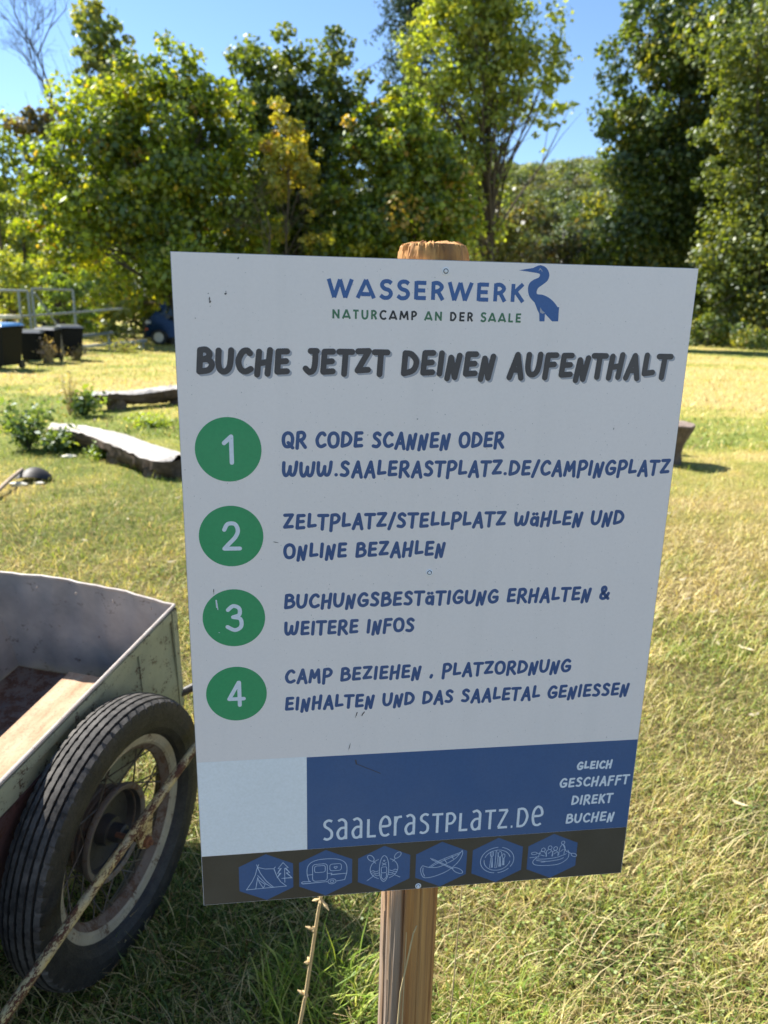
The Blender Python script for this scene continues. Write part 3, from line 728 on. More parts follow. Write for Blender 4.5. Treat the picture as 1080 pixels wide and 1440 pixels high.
mb = MB(); mb.add([(.42,-.7,1.13),(.42,.7,1.13),(.94,.56,1.70),(.94,-.56,1.70),(.39,-.7,1.16),(.39,.7,1.16),(.91,.56,1.73),(.91,-.56,1.73)], [(0,1,2,3),(4,7,6,5),(0,4,5,1),(1,5,6,2),(2,6,7,3),(3,7,4,0)]); mb.build('windscreen', M['glass'], root)
for s_ in (-1, 1):
    mb = MB(); mb.box((.14, s_ * .66, .86), (.26, .42, .18), 0, .05); mb.build('headlight', M['lamp'], root, True)
mb = MB(); mb.box((.03, 0, .38), (.12, 1.6, .16), 0, .04); mb.build('bumper', M['bin'], root, True)
mb = MB(); mb.box((.06, -.84, .60), (.14, .06, .08), 0, .02); mb.build('indicator', M['amber'], root)
mb = MB(); mb.box((.95, -.97, 1.10), (.22, .16, .16), 0, .04); mb.build('mirror', M['carblue'], root, True)
mb = MB(); mb.box((1.35, -.872, .93), (.16, .03, .03)); mb.build('door_handle', M['alloy'], root)
for x_ in (.52, 3.36):
    for s_ in (-1, 1):
        mb = MB(); mb.M = Matrix.Translation((x_, s_ * .78, .30)) @ Matrix.Rotation(math.pi / 2, 4, 'Z'); mb.lathe([(-.10, .0), (-.10, .26), (-.07, .30), (.07, .30), (.10, .26), (.10, 0)], 24)
        w = mb.build('wheel', M['rubber'], root, True)
        mb = MB(); mb.M = Matrix.Translation((x_, s_ * .885, .30)) @ Matrix.Rotation(math.pi / 2, 4, 'Z')
        mb.lathe([(-.012, 0), (-.012, .19), (.012, .19), (.012, 0)], 20); mb.build('hubcap', M['alloy'], w, True)

# ------------------------------------------------------------------ logs, stump, shovel, stones
def rough_log(name, label, p, q, w0, w1, h, flat, mat, mat2, seed, nseg=46, nr=22, cat='log', z0=0.0):
    """half log: broad weathered flat top, rounded bark belly"""
    r = np.random.default_rng(seed); p = Vector(p); q = Vector(q); L = (q - p).length; ang = math.atan2(q.y - p.y, q.x - p.x)
    root = empty(name, label, cat, (p.x, p.y, 0), ang)
    ph = r.uniform(0, 6, 12)
    def sec(u):
        w = (w0 + (w1 - w0) * u) * (1 + .08 * math.sin(9 * u + ph[0]) + .05 * math.sin(23 * u + ph[1]))
        e = min(1, u / .05, (1 - u) / .03) ** .5 if 0 < u < 1 else .25
        return w * max(.45, e)
    top = MB(); belly = MB(); V = []; F = []
    for i in range(nseg + 1):
        u = i / nseg; w = sec(u); zt = z0 + h + .02 * math.sin(7 * u + ph[2]) - .03 * abs(u - .5)
        for j in range(9):
            k = -1 + 2 * j / 8
            V.append((u * L, k * w, zt - flat * k * k + .010 * math.sin(5 * k + 12 * u + ph[3]) + .006 * r.normal()))
    for i in range(nseg):
        for j in range(8): F.append((i*9+j, (i+1)*9+j, (i+1)*9+j+1, i*9+j+1))
    top.add(V, F)
    V = []; F = []; m_ = 13
    for i in range(nseg + 1):
        u = i / nseg; w = sec(u); zt = z0 + h + .02 * math.sin(7 * u + ph[2]) - .03 * abs(u - .5) - flat - .004
        for j in range(m_):
            a = math.pi * j / (m_ - 1); k = math.cos(a)
            hh = (h - flat) * (.55 + .4 * u) * math.sin(a) ** .7 if j not in (0, m_ - 1) else 0
            rr = 1 + .07 * math.sin(4 * a + 15 * u + ph[4]) + .05 * r.normal()
            V.append((u * L, k * w * (1 if j in (0, m_-1) else rr), zt - hh * rr))
    for i in range(nseg):
        for j in range(m_ - 1): F.append((i*m_+j, i*m_+j+1, (i+1)*m_+j+1, (i+1)*m_+j))
    F.append(tuple(range(m_))[::-1]); F.append(tuple(nseg*m_ + j for j in range(m_)))
    belly.add(V, F)
    top.build('log_top', M[mat], root, True); belly.build('log_belly', M[mat2], root, True)
    return root, L
LG1 = [tuple(gnd(74, 590, .24)[:2]) + (0,), tuple(gnd(253, 636, .24)[:2]) + (0,)]
LG2 = [tuple(gnd(127, 552, .27)[:2]) + (0,), tuple(gnd(275, 541, .27)[:2]) + (0,)]
root, L = rough_log('log_bench', 'long pale weathered split log lying on blocks left of the sign, nearer of the two', LG1[0], LG1[1], .11, .20, .24, .04, 'log_pale', 'log_dark', 3)
for u, s_ in ((.18, .16), (.60, .15), (.90, .19)):
    mb = MB(); mb.M = Matrix.Translation((L * u, 0.0, 0)); mb.lathe([(0, 0), (0, s_ * 1.1), (.08, s_), (.14, s_ * .8), (.14, 0)], 12, 'Z', wob=lambda i, j, x_, r_: (x_, r_ * (1 + .16 * math.sin(j * 2.1 + i))))
    mb.build('support_block', M['stump_bark'], root)
root, L = rough_log('log_bench', 'dark log bench farther from the camera, its right end hidden by the sign', LG2[0], LG2[1], .17, .17, .27, .03, 'log_pale', 'log_dark', 8)
for u, s_ in ((.22, .15), (.82, .17)):
    mb = MB(); mb.M = Matrix.Translation((L * u, 0.0, 0)); mb.lathe([(0, 0), (0, s_), (.08, s_), (.15, s_), (.15, 0)], 12, 'Z', wob=lambda i, j, x_, r_: (x_, r_ * (1 + .12 * math.sin(j * 2.1 + i))))
    mb.build('support_block', M['stump_bark'], root)

# stump at the right edge of the sign
sp = (2.97, 7.76, 0)
root = empty('tree_stump', 'rough wooden stump with its shadow on the grass, at the right edge of the sign', 'stump', sp)
mb = MB()
def wst(i, j, x_, r_):
    w = 2 * math.pi * j / 40
    return x_ + (.012 * math.sin(3 * w) if i >= 5 else 0), r_ * (1 + .06 * math.sin(3 * w + 1) + .045 * math.sin(7 * w + i * .3) + .02 * math.sin(13 * w + i))
mb.lathe([(-.02, .20), (.02, .19), (.10, .175), (.20, .19), (.28, .225), (.36, .26), (.41, .275), (.42, .262)], 40, 'Z', wob=wst); mb.build('bark', M['stump_bark'], root, True)
mb = MB(); mb.lathe([(.421, .262), (.418, .2), (.422, .1), (.42, .0)], 40, 'Z', wob=lambda i, j, x_, r_: wst(7, j, x_, r_)); mb.build('cut_face', M['stump_top'], root, True)

# shovel with a dark blade lying over two stones
g = gnd(48, 676); rootS = empty('shovel', 'dark round shovel blade with a wooden handle lying on the grass at the left edge', 'shovel', (float(g[0]), float(g[1]), 0), 0.0)
V = []; F = []; na, nb = 13, 7
for i in range(na):
    u = i / (na - 1); x_ = -.13 + .29 * u; hw = .13 * math.sin(math.pi * min(1, .12 + u * .86)) ** .6
    for j in range(nb):
        k = -1 + 2 * j / (nb - 1); V.append((x_, k * hw, .105 * math.sin(math.pi * (u * .92 + .06)) ** .8 * (1 - .55 * k * k) + .015))
for i in range(na - 1):
    for j in range(nb - 1): F.append((i*nb+j, (i+1)*nb+j, (i+1)*nb+j+1, i*nb+j+1))
V2 = [(a, b, c - .006) for a, b, c in V]; mb = MB(); mb.add(V, F); mb.add(V2, [f[::-1] for f in F]); mb.build('blade', M['shovel'], rootS, True)
ge = gnd(-6, 704); dv = Vector((ge[0] - g[0], ge[1] - g[1], .03))
mb = MB(); mb.tube([(-.09, -.01, .10), Vector((-.12, -.05, .095)).lerp(dv, .4), dv * 1.15], [.016, .017, .017], 8); mb.build('handle', M['handle'], rootS, True)
def stone(label, px, py, r, seed, sq=.45):
    g_ = gnd(px, py); rr = np.random.default_rng(seed); bm = bmesh.new(); bmesh.ops.create_icosphere(bm, subdivisions=2, radius=r)
    for v in bm.verts:
        v.co *= 1 + .12 * rr.normal(); v.co.z *= sq; v.co.x *= 1.5
    me = bpy.data.meshes.new('stone'); bm.to_mesh(me); bm.free()
    return tag(link('stone', me, M['stone'], None, True, (float(g_[0]), float(g_[1]), r * sq * .6)), label, 'stone')
stone('cream stone under the shovel, left of the two', 25, 683, .050, 1); stone('small cream stone under the right half of the shovel', 55, 681, .032, 2)
stone('pinkish flat stone in the grass between the shovel and the pale log', 98, 643, .05, 3, .35)

# ------------------------------------------------------------------ weeds
def weed(name, label, centre, rad, h, n, size, cols, stems=12, cat='plant', stem_mat='bark'):
    root = empty(name, label, cat, (centre[0], centre[1], 0)); cols = np.array(cols)
    sb = MB(); tips = []
    for k in range(stems):
        a = rng.uniform(0, 6.28); e = rad * rng.uniform(.2, 1); hh = h * rng.uniform(.55, 1.05) * (1 - .35 * (e / rad) ** 2)
        p = [Vector((0, 0, 0)), Vector((math.cos(a) * e * .4, math.sin(a) * e * .4, hh * .6)), Vector((math.cos(a) * e, math.sin(a) * e, hh))]
        sb.tube(p, [.006, .004, .002], 4, False); tips.append(p)
    sb.build('stems', M[stem_mat], root)
    P = []
    for k in range(n):
        p = tips[rng.integers(stems)]; u = rng.uniform(.15, 1.05)
        q_ = p[0].lerp(p[1], u * 2) if u < .5 else p[1].lerp(p[2], u * 2 - 1)
        P.append(q_ + Vector(rng.normal(0, rad * .13, 3)))
    P = np.array(P); P[:, 2] = np.abs(P[:, 2]) + .005
    nr = rng.normal(0, .6, (n, 3)); nr[:, 2] += .7
    V, q_ = leafquads(P, nr, size * rng.lognormal(0, .3, n), .55, .2)
    fast('leaves', V, q_, None, cols[rng.integers(0, len(cols), n)] * rng.uniform(.8, 1.2, (n, 1)), M['leaf'], root)
WG = [(0.10,0.17,0.05),(0.15,0.23,0.06),(0.08,0.13,0.04),(0.24,0.32,0.06)]
gp = lambda px, py: tuple(gnd(px, py)[:2])
weed('weed_plant', 'tall leafy green weed left of the pale log', gp(42, 632), .34, .52, 900, .055, WG, 18)
weed('weed_plant', 'low leafy weed in front of the left end of the pale log', gp(88, 634), .34, .22, 800, .055, WG, 18)
weed('weed_plant', 'bright green weed below the middle of the pale log', gp(140, 645), .20, .14, 260, .05, [(0.26,0.36,0.05),(0.18,0.26,0.05)], 12)
weed('weed_plant', 'dark green weed at the left end of the farther log', gp(118, 585), .34, .38, 480, .07, WG, 18)
weed('dry_plant', 'brown dry flower stalks rising in front of the farther log', gp(98, 585), .35, .62, 130, .04, [(0.28,0.2,0.13),(0.35,0.27,0.16)], 22, stem_mat='straw')
weed('weed_plant', 'rank green tuft between the two logs, next to the sign edge', gp(215, 600), .42, .10, 420, .05, [(0.24,0.34,0.04),(0.30,0.38,0.05)], 16)
weed('weed_plant', 'small weed standing just behind the stump', (3.18, 8.25), .11, .40, 130, .05, WG, 8)
weed('dry_plant', 'reddish-brown dry weed before the left black bin', gp(72, 513), .32, .72, 360, .06, [(0.26,0.19,0.13),(0.18,0.13,0.09),(0.3,0.25,0.15)], 20, stem_mat='straw')
weed('dry_plant', 'dry weed before the rightmost black bin', gp(108, 507), .42, .5, 320, .06, [(0.28,0.23,0.13),(0.22,0.17,0.1),(0.3,0.3,0.12)], 20, stem_mat='straw')
weed('weed_plant', 'grassy weeds under the shiny rail near the car', gp(175, 496), .9, .35, 420, .07, [(0.26,0.30,0.07),(0.2,0.24,0.06),(0.34,0.30,0.12)], 26, stem_mat='straw')
mb = MB(); mb.tube([(0, 0, 0), (.005, 0, .09)], .003, 4); 
g = gnd(251, 655); root = empty('flower', 'small yellow flower at the foot of the pale log, touching the sign edge', 'flower', (float(g[0]), float(g[1]), 0))
mb.build('stem', M['straw'], root); mb = MB()
for k in range(8):
    a = k * math.pi / 4; mb.add([(.005, 0, .09), (.005 + .02 * math.cos(a - .3), .02 * math.sin(a - .3), .10), (.005 + .032 * math.cos(a), .032 * math.sin(a), .10), (.005 + .02 * math.cos(a + .3), .02 * math.sin(a + .3), .10)], [(0, 1, 2, 3)])
mb.build('petals', M['flower'], root)

# ------------------------------------------------------------------ cart
YAW, PIT = math.radians(15), math.radians(10)
P0 = Vector((-.583, 1.44, .32))
cart = empty('cart', 'old rusty two-wheeled metal handcart with a spoked wheel, in the lower left', 'cart', (P0.x, P0.y, 0), -YAW)
BODY = Matrix.Translation((0, 0, P0.z)) @ Matrix.Rotation(PIT, 4, 'X')   # tub frame: x right, y forward, z up, tipped nose up
KT = 0.975
tp0 = Vector((0, 0, CAM_H)) + (P0 - Vector((0, 0, CAM_H))) * KT
TUB = Matrix.Translation(Matrix.Rotation(YAW, 3, 'Z') @ Vector((tp0.x - P0.x, tp0.y - P0.y, tp0.z))) @ Matrix.Rotation(PIT, 4, 'X') @ Matrix.Scale(KT, 4)
INTUB = True
def bb(): mb = MB(); mb.M = (TUB if INTUB else BODY).copy(); return mb
XR, XL, YF, YB, ZT, ZB = -.108, -.73, .498, -.80, .300, -.045
def ztop(x_): u = (x_ - XR) / (XL - XR); return ZT + .030 * math.sin(math.pi * min(1, u * .62)) if 0 <= u <= 1 else ZT
# right side wall, with a folded strip at the front corner
def sheet(pts_out, thick, name, mat):
    mb = bb(); mb.add(pts_out, []); return mb
def wallgrid(mb, fn, nu, nv):
    V = []; F = []
    for i in range(nu + 1):
        for j in range(nv + 1): V.append(fn(i / nu, j / nv))
    for i in range(nu):
        for j in range(nv): F.append((i*(nv+1)+j, (i+1)*(nv+1)+j, (i+1)*(nv+1)+j+1, i*(nv+1)+j+1))
    mb.add(V, F)
def dent(a, b): return .0025 * math.sin(7 * a + 3 * b) + .002 * math.sin(17 * a - 5 * b)
TH = .0025
mb = bb(); wallgrid(mb, lambda u, v: (XR - .028 * (1 - v) + dent(u * 2, v), YB + (YF - YB) * u, ZB + (ZT - ZB) * v), 40, 8); side = mb.build('side_wall', M['tub_out'], cart, True)
mb = bb(); wallgrid(mb, lambda u, v: (XR - .028 * (1 - v) + dent(u * 2, v) - TH, YB + (YF - YB) * u, ZB + (ZT - ZB) * v), 40, 8); mb.build('side_lining', M['tub_in'], cart, True)
mb = bb(); wallgrid(mb, lambda u, v: (XL + .028 * (1 - v), YB + (YF - YB) * u, ZB + (ZT - ZB) * v), 30, 6); mb.build('side_wall', M['tub_out'], cart, True)
mb = bb(); wallgrid(mb, lambda u, v: (XL + .028 * (1 - v) + TH, YB + (YF - YB) * u, ZB + (ZT - ZB) * v), 30, 6); mb.build('side_lining', M['tub_in'], cart, True)
def fw(u, v, y0):
    x_ = XL + (XR - XL) * u; k = .028 * (1 - v); x_ = x_ + k * (1 - 2 * u)
    return (x_, y0 + dent(x_ * 4, v) + .012 * math.sin(math.pi * u), ZB + (ztop(XL + (XR - XL) * u) - ZB) * v)
mb = bb(); wallgrid(mb, lambda u, v: fw(u, v, YF), 40, 8); mb.build('front_wall', M['tub_out'], cart, True)
mb = bb(); wallgrid(mb, lambda u, v: fw(u, v, YF - TH), 40, 8); mb.build('front_lining', M['tub_in'], cart, True)
mb = bb(); wallgrid(mb, lambda u, v: fw(u, v, YB), 30, 6); mb.build('back_wall', M['tub_out'], cart, True)
mb = bb(); wallgrid(mb, lambda u, v: (XL + .03 + (XR - XL - .06) * u, YB + .004 + (YF - YB - .01) * v, -.004 + .003 * math.sin(9 * u) * math.sin(12 * v)), 20, 24); mb.build('floor', M['tub_floor'], cart, True)
mb = bb(); mb.tube([(XR, YB, ZT), (XR + .001, 0, ZT + .001), (XR, YF, ZT)], .0048, 8); mb.build('rim_edge', M['tub_rim'], cart, True)
mb = bb(); mb.tube([(XL, YB, ZT), (XL, YF, ZT)], .0048, 8); mb.build('rim_edge', M['tub_rim'], cart, True)
mb = bb(); mb.tube([Vector(fw(u / 20, 1, YF)) for u in range(21)], .0048, 8); mb.build('rim_edge', M['tub_rim'], cart, True)
mb = bb(); mb.tube([Vector(fw(u / 10, 1, YB)) for u in range(11)], .0048, 8); mb.build('rim_edge', M['tub_rim'], cart, True)
# raised strips on the outer side wall: rim band, corner strip, seam, darker red-brown lower piece
def plate(y0, y1, z0, z1, off, name, mat):
    mb = bb()
    def xx(z): return XR - .028 * (1 - (z - ZB) / (ZT - ZB)) + off
    mb.add([(xx(z0), y0, z0), (xx(z0), y1, z0), (xx(z1), y1, z1), (xx(z1), y0, z1), (xx(z0) - .006, y0, z0), (xx(z0) - .006, y1, z0), (xx(z1) - .006, y1, z1), (xx(z1) - .006, y0, z1)],
           [(0,1,2,3),(7,6,5,4),(0,4,5,1),(1,5,6,2),(2,6,7,3),(3,7,4,0)])
    return mb.build(name, M[mat], cart)
plate(YB, YF - .03, ZT - .032, ZT - .006, .0065, 'rim_band', 'tub_out')
plate(YF - .024, YF - .002, ZB, ZT - .006, .0075, 'corner_strip', 'tub_out')
plate(.305, .312, -.02, ZT - .034, .0065, 'seam', 'tub_out')
plate(YB, -.045, ZB, ZT - .075, .0062, 'lower_plate', 'tub_red')
mb = bb(); 
for x_ in (-.18, -.30, -.42, -.55): mb.M = TUB @ Matrix.Translation((x_, YF - .008, ztop(x_) - .025)); mb.lathe([(0, .0), (0, .0045), (.002, .0035), (.003, 0)], 8)
mb.build('rivets', M['tub_rim'], cart, True)
mb = bb(); V = []
mb.box((-.279, -.195, .079), (.300, 1.20, .016), 0, .002); bd = mb.build('floor_board', M['board'], cart)
mb = bb(); mb.M = TUB @ Matrix.Translation((-.30, .34, .087)) @ Matrix.Rotation(-math.pi/2, 4, 'Y'); mb.lathe([(0, 0), (0, .0065), (.0035, .005), (.0045, 0)], 10); mb.build('screw', M['iron'], cart, True)
for y_ in (.33, -.25, -.7):
    mb = bb(); mb.box((-.279, y_, .034), (.28, .05, .072)); mb.build('batten', M['board'], cart)

INTUB = False
# wheel (rim), tyre, spokes, drum; local axis x, outer face towards +x
def make_wheel(M0):
    mb = MB(); mb.M = M0
    mb.lathe([(.000, .231), (.0035, .228), (.0035, .222), (.0005, .217), (.0005, .210), (-.004, .2045)], 72, closed=False)
    mb.lathe([(-.004, .2045), (-.009, .2045), (-.004, .232), (.000, .231)], 72)
    w = mb.build('wheel', M['rim'], cart, True)
    mb = MB(); mb.M = M0; mb.lathe([(-.0045, .2043), (-.010, .200), (-.015, .192), (-.022, .189), (-.029, .192), (-.035, .200), (-.040, .2043), (-.044, .2145), (-.046, .232), (-.04, .228), (-.022, .205), (-.006, .228)], 72, closed=False); mb.build('rim_well', M['rim_dark'], w, True)
    # tyre with ribbed, zigzag-grooved tread
    prof = [(.001, .227), (.013, .234), (.024, .248), (.0285, .266), (.0285, .281), (.027, .293), (.0255, .3005)]
    gro = [(.0125, .0097), (-.0035, -.0063), (-.0205, -.0235), (-.0375, -.0403), (-.0535, -.0563)]
    def rad(x_): k = (x_ + .022) / .050; return .3185 - .013 * abs(k) ** 2.2
    zz = {}
    prof.append((.0235, rad(.0235) - .0005))
    for a_, b_ in gro:
        for x_, dp in ((a_ + .0012, 0), (a_ - .0002, .006), (b_ + .0002, .006), (b_ - .0012, 0)):
            zz[len(prof)] = 1; prof.append((x_, rad(x_) - dp))
    prof += [(-.0705, rad(-.0705) - .0005), (-.0730, .3005), (-.0755, .293), (-.0765, .281), (-.0765, .266), (-.073, .249), (-.060, .234), (-.045, .227)]
    NS = 320; z1 = min(zz)
    def wob(i, j, x_, r_):
        if i in zz:
            ph = (j % 5) / 5.0; g_ = (i - z1) // 4
            x_ += (.0020 if ((j + 2 * g_) % 5) == 0 else 0) * (1 if (i - z1) % 4 < 2 else -.4)
        if i == 7 or i == len(prof) - 8: r_ -= .0045 if j % 5 == 0 else 0
        if i == 6 or i == len(prof) - 7: r_ -= .003 if j % 5 == 0 else 0
        return x_, r_
    mb = MB(); mb.M = M0; mb.lathe(prof, NS, wob=wob); ty = mb.build('tyre', M['tyre'], w, False)
    ty.data.materials.append(M['tread']); k = len(prof) - 1
    rib = [1 if (7 <= i < len(prof) - 8 and not (i in zz and (i - z1) % 4 in (0, 1, 2))) else 0 for i in range(k)]
    ty.data.polygons.foreach_set('material_index', rib * NS)
    # brake drum and hub
    mb = MB(); mb.M = M0
    mb.lathe([(-.020, .098), (-.016, .104), (-.016, .111), (-.022, .113), (-.030, .111), (-.032, .094), (-.04, .094), (-.041, .099), (-.044, .099), (-.045, .094), (-.052, .094), (-.053, .099), (-.056, .099), (-.057, .094), (-.064, .094), (-.065, .099), (-.068, .099), (-.069, .094), (-.095, .092), (-.1, .05)], 56)
    mb.build('brake_drum', M['drum'], w, True)
    mb = MB(); mb.M = M0; mb.lathe([(-.020, .0985), (-.052, .090), (-.056, .05), (-.054, .036), (-.03, .032), (-.028, 0)], 40); mb.build('hub', M['iron'], w, True)
    mb = MB(); mb.M = M0; mb.lathe([(-.03, .022), (-.002, .021), (.002, .017), (.002, .012), (.018, .011), (.019, 0)], 16); mb.build('axle_nut', M['iron'], w, True)
    # spokes: one mesh, 36 copies turned about the axle
    sbm = []
    for sgn in (1, -1):
        for xin in (-.034, -.088):
            s_ = MB(); a = sgn * .62
            s_.tube([(xin, .097 * math.sin(0), .097 * math.cos(0)), (-.022, .192 * math.sin(a), .192 * math.cos(a))], .0019, 5)
            me = bpy.data.meshes.new('spoke'); me.from_pydata(s_.v, [], s_.f); me.materials.append(M['spoke']); sbm.append(me)
    for k in range(36):
        o = bpy.data.objects.new('spoke', sbm[k % 4]); C.objects.link(o); o.parent = w
        o.matrix_local = M0 @ Matrix.Rotation(-2 * math.pi * k / 36 - .05, 4, 'X')
    return w
tilt = math.radians(3)
make_wheel(Matrix.Translation((0, 0, P0.z)) @ Matrix.Rotation(tilt, 4, 'Y'))
tx0 = TUB @ Vector((XR, 0, 0)); tx1 = TUB @ Vector((XL, 0, 0)); WX = tx0.x + tx1.x
make_wheel(Matrix.Translation((WX, 0, P0.z)) @ Matrix.Rotation(math.pi, 4, 'Z') @ Matrix.Rotation(tilt, 4, 'Y'))
mb = MB(); mb.M = Matrix.Translation((0, 0, P0.z)); mb.tube([(-.05, 0, 0), (WX + .05, 0, 0)], .018, 10); mb.build('axle', M['iron'], cart, True)
for x_ in (tx0.x - .08, tx1.x + .08):
    mb = MB(); mb.M = Matrix.Translation((0, 0, P0.z)); mb.box((x_, 0, -.012), (.03, .14, .05)); mb.build('axle_mount', M['iron'], cart)
# side bar in front of the wheel, joined to the tub by a black cross rod in front
bx = .080
mb = bb(); bp = [(bx, -.50, .083), (bx, -.455, .090), (bx, -.2, .0935), (bx, .1, .0905), (bx, .42, .083), (bx, .62, .070)]
mb.tube(bp, [.0105] * 6, 14); mb.build('side_bar', M['bar'], cart, True)
mb = bb(); mb.tube([(bx, -.62, .04), (bx, -.55, .068), (bx, -.49, .085)], .0125, 12); mb.build('bar_end', M['rust'], cart, True)
HR = Matrix.Rotation(-PIT, 3, 'X') @ ((TUB @ Vector((-.14, .485, -.005))) - Vector((0, 0, P0.z)))
mb = bb(); mb.tube([HR, HR.lerp(Vector((bx, .62, .07)), .6) + Vector((0, .02, 0)), (bx, .62, .07)], .012, 10); mb.build('hitch_rod', M['iron'], cart, True)
mb = bb(); mb.prism([(0, 0), (1, 0), (1, 1)], 0, 0) if False else None
mb.add([(bx - .004, .012, .082), (bx - .004, -.055, .082), (bx - .004, -.052, .035), (bx - .004, -.03, .012), (bx - .004, -.010, .03),
        (bx + .003, .012, .082), (bx + .003, -.055, .082), (bx + .003, -.052, .035), (bx + .003, -.03, .012), (bx + .003, -.010, .03)],
       [(0,1,2,3,4), (9,8,7,6,5), (0,5,6,1), (1,6,7,2), (2,7,8,3), (3,8,9,4), (4,9,5,0)])
mb.build('bracket', M['bar'], cart)
mb = bb(); mb.M = BODY @ Matrix.Translation((bx - .004, -.030, .034)); mb.lathe([(-.07, 0), (-.07, .006), (.004, .006), (.004, .013), (.014, .0125), (.016, .006), (.022, .0055), (.022, 0)], 6 * 3); mb.build('bolt', M['rust'], cart, True)

# ------------------------------------------------------------------ the sign
U = Vector((0.9911768, 0.1325463, 0)); N_ = Vector((-0.1325463, 0.9911768, 0))
SZ = .7179; SC = .290; SD = .0455                         # panel bottom height, post centre along the panel, post centre behind the face
org = Vector((-.23136, .81961, 0)) + U * SC + N_ * SD
sign = empty('information_sign', 'white campsite booking sign screwed to a round wooden post', 'sign', org, math.atan2(U.y, U.x))
PWD, PHT = .594, .8372
def sp3(s, t, d=0.0): return (s - SC, -SD - d, SZ + t)    # d = proud of the face
# post with worn, cracked sides and a chamfered, weathered top
mb = MB(); NP = 200; pr = np.random.default_rng(2); cracks = [(4.30, .045, .5), (5.6, .03, .35), (3.6, .03, .3), (0.6, .04, .5), (4.9, .02, .2)]
zs = [-.05] + list(np.linspace(0, 1.50, 40)) + list(np.linspace(1.52, 1.560, 6)) + [1.566, 1.571, 1.574]
V = []; F = []
for i, z in enumerate(zs):
    for j in range(NP):
        a = 2 * math.pi * j / NP; r = .0412 + .0010 * math.sin(3 * a + z * 2) + .0002 * math.sin(23 * a + z * 5) + .00035 * pr.normal()
        for ca, wd, dp in cracks:
            da = (a - ca - .06 * math.sin(z * 4 + ca) + math.pi) % (2 * math.pi) - math.pi
            r -= dp * (.012 if z < 1.35 else .0016) * math.exp(-(da / wd) ** 2)
        if z > 1.56: r -= (z - 1.56) ** 1.6 * 4.2 + .0006 * pr.normal()
        V.append((r * math.cos(a), r * math.sin(a), z))
for i in range(len(zs) - 1):
    for j in range(NP): F.append((i*NP+j, i*NP+(j+1)%NP, (i+1)*NP+(j+1)%NP, (i+1)*NP+j))
b0 = (len(zs) - 1) * NP; prev = b0; base = len(V)
for k, rr in enumerate((.75, .5, .25)):
    for j in range(NP):
        q_ = V[b0 + j]; V.append((q_[0] * rr, q_[1] * rr, 1.5755 + .0012 * pr.normal()))
    cur = base + k * NP
    for j in range(NP): F.append((prev + j, prev + (j+1) % NP, cur + (j+1) % NP, cur + j))
    prev = cur
F.append(tuple(prev + j for j in range(NP)))
mb.add(V, F); mb.build('post', M['post'], sign, True)
# panel
mb = MB(); mb.box((PWD / 2 - SC, -SD + .0015, SZ + PHT / 2), (PWD, .003, PHT)); panel = mb.build('panel', M['panel'], sign)
mb = MB(); e = .0006
mb.box((PWD / 2 - SC, -SD + .0017, SZ + PHT + .0003), (PWD + .0012, .0026, e)); mb.box((PWD / 2 - SC, -SD + .0017, SZ - .0003), (PWD + .0012, .0026, e))
mb.box((-.0003 - SC, -SD + .0017, SZ + PHT / 2), (e, .0026, PHT)); mb.box((PWD + .0003 - SC, -SD + .0017, SZ + PHT / 2), (e, .0026, PHT)); mb.build('panel_rim', M['panel_edge'], panel)

class Print:
    """flat print: filled outlines and stroked lines a few hundredths of a millimetre proud of each other"""
    def __init__(s, d): s.mb = MB(); s.d = d
    def poly(s, pts, d=None): s.mb.add([sp3(a, b, s.d if d is None else d) for a, b in pts], [tuple(range(len(pts)))])
    def circle(s, c, r, n=64, d=None): s.poly([(c[0] + r * math.cos(2*math.pi*k/n), c[1] + r * math.sin(2*math.pi*k/n)) for k in range(n)], d)
    def stroke(s, pts, r, round_=True, closed=False, lift=0.0):
        d = s.d + lift; n = len(pts)
        P = [Vector(p) for p in pts]
        if closed: P = P + [P[0]]
        n = len(P); Lf = []; Rt = []
        for i in range(n):
            if closed and i in (0, n - 1): t_ = (P[1] - P[n-2])
            else: t_ = P[min(i+1, n-1)] - P[max(i-1, 0)]
            if t_.length == 0: t_ = Vector((1, 0))
            t_.normalize(); nn_ = Vector((-t_.y, t_.x))
            if 0 < i < n - 1:
                a = (P[i] - P[i-1]).normalized(); c_ = max(.35, abs(a.dot(t_))); k = 1 / c_
            else: k = 1
            Lf.append(P[i] + nn_ * r * k); Rt.append(P[i] - nn_ * r * k)
        V = []; F = []
        for i in range(n): V += [sp3(*Lf[i], d), sp3(*Rt[i], d)]
        for i in range(n - 1): F.append((2*i, 2*i+1, 2*i+3, 2*i+2))
        s.mb.add(V, F)
        if round_ and not closed:
            for (p, q) in ((P[0], P[1]), (P[-1], P[-2])):
                t_ = (p - q).normalized(); a0 = math.atan2(t_.y, t_.x); m_ = 7
                s.mb.add([sp3(p.x + r * math.cos(a0 - math.pi/2 + math.pi*k/m_), p.y + r * math.sin(a0 - math.pi/2 + math.pi*k/m_), d) for k in range(m_ + 1)], [tuple(range(m_ + 1))])
    def build(s, name, mat, parent=None):
        me = bpy.data.meshes.new(name); me.from_pydata(s.mb.v, [], s.mb.f); me.update()
        return link(name, me, M[mat], parent or panel)

def smooth(pts, closed=False, k=5):
    P = [Vector(p) for p in pts]; n = len(P); out = []
    rngi = range(n if closed else n - 1)
    for i in rngi:
        if closed: a, b, c, d = P[(i-1) % n], P[i], P[(i+1) % n], P[(i+2) % n]
        else: a, b, c, d = P[max(i-1, 0)], P[i], P[i+1], P[min(i+2, n-1)]
        for j in range(k):
            t_ = j / k; out.append(.5 * ((2*b) + (c-a)*t_ + (2*a-5*b+4*c-d)*t_*t_ + (3*b-a-3*c+d)*t_**3))
    if not closed: out.append(P[-1])
    return [(p.x, p.y) for p in out]

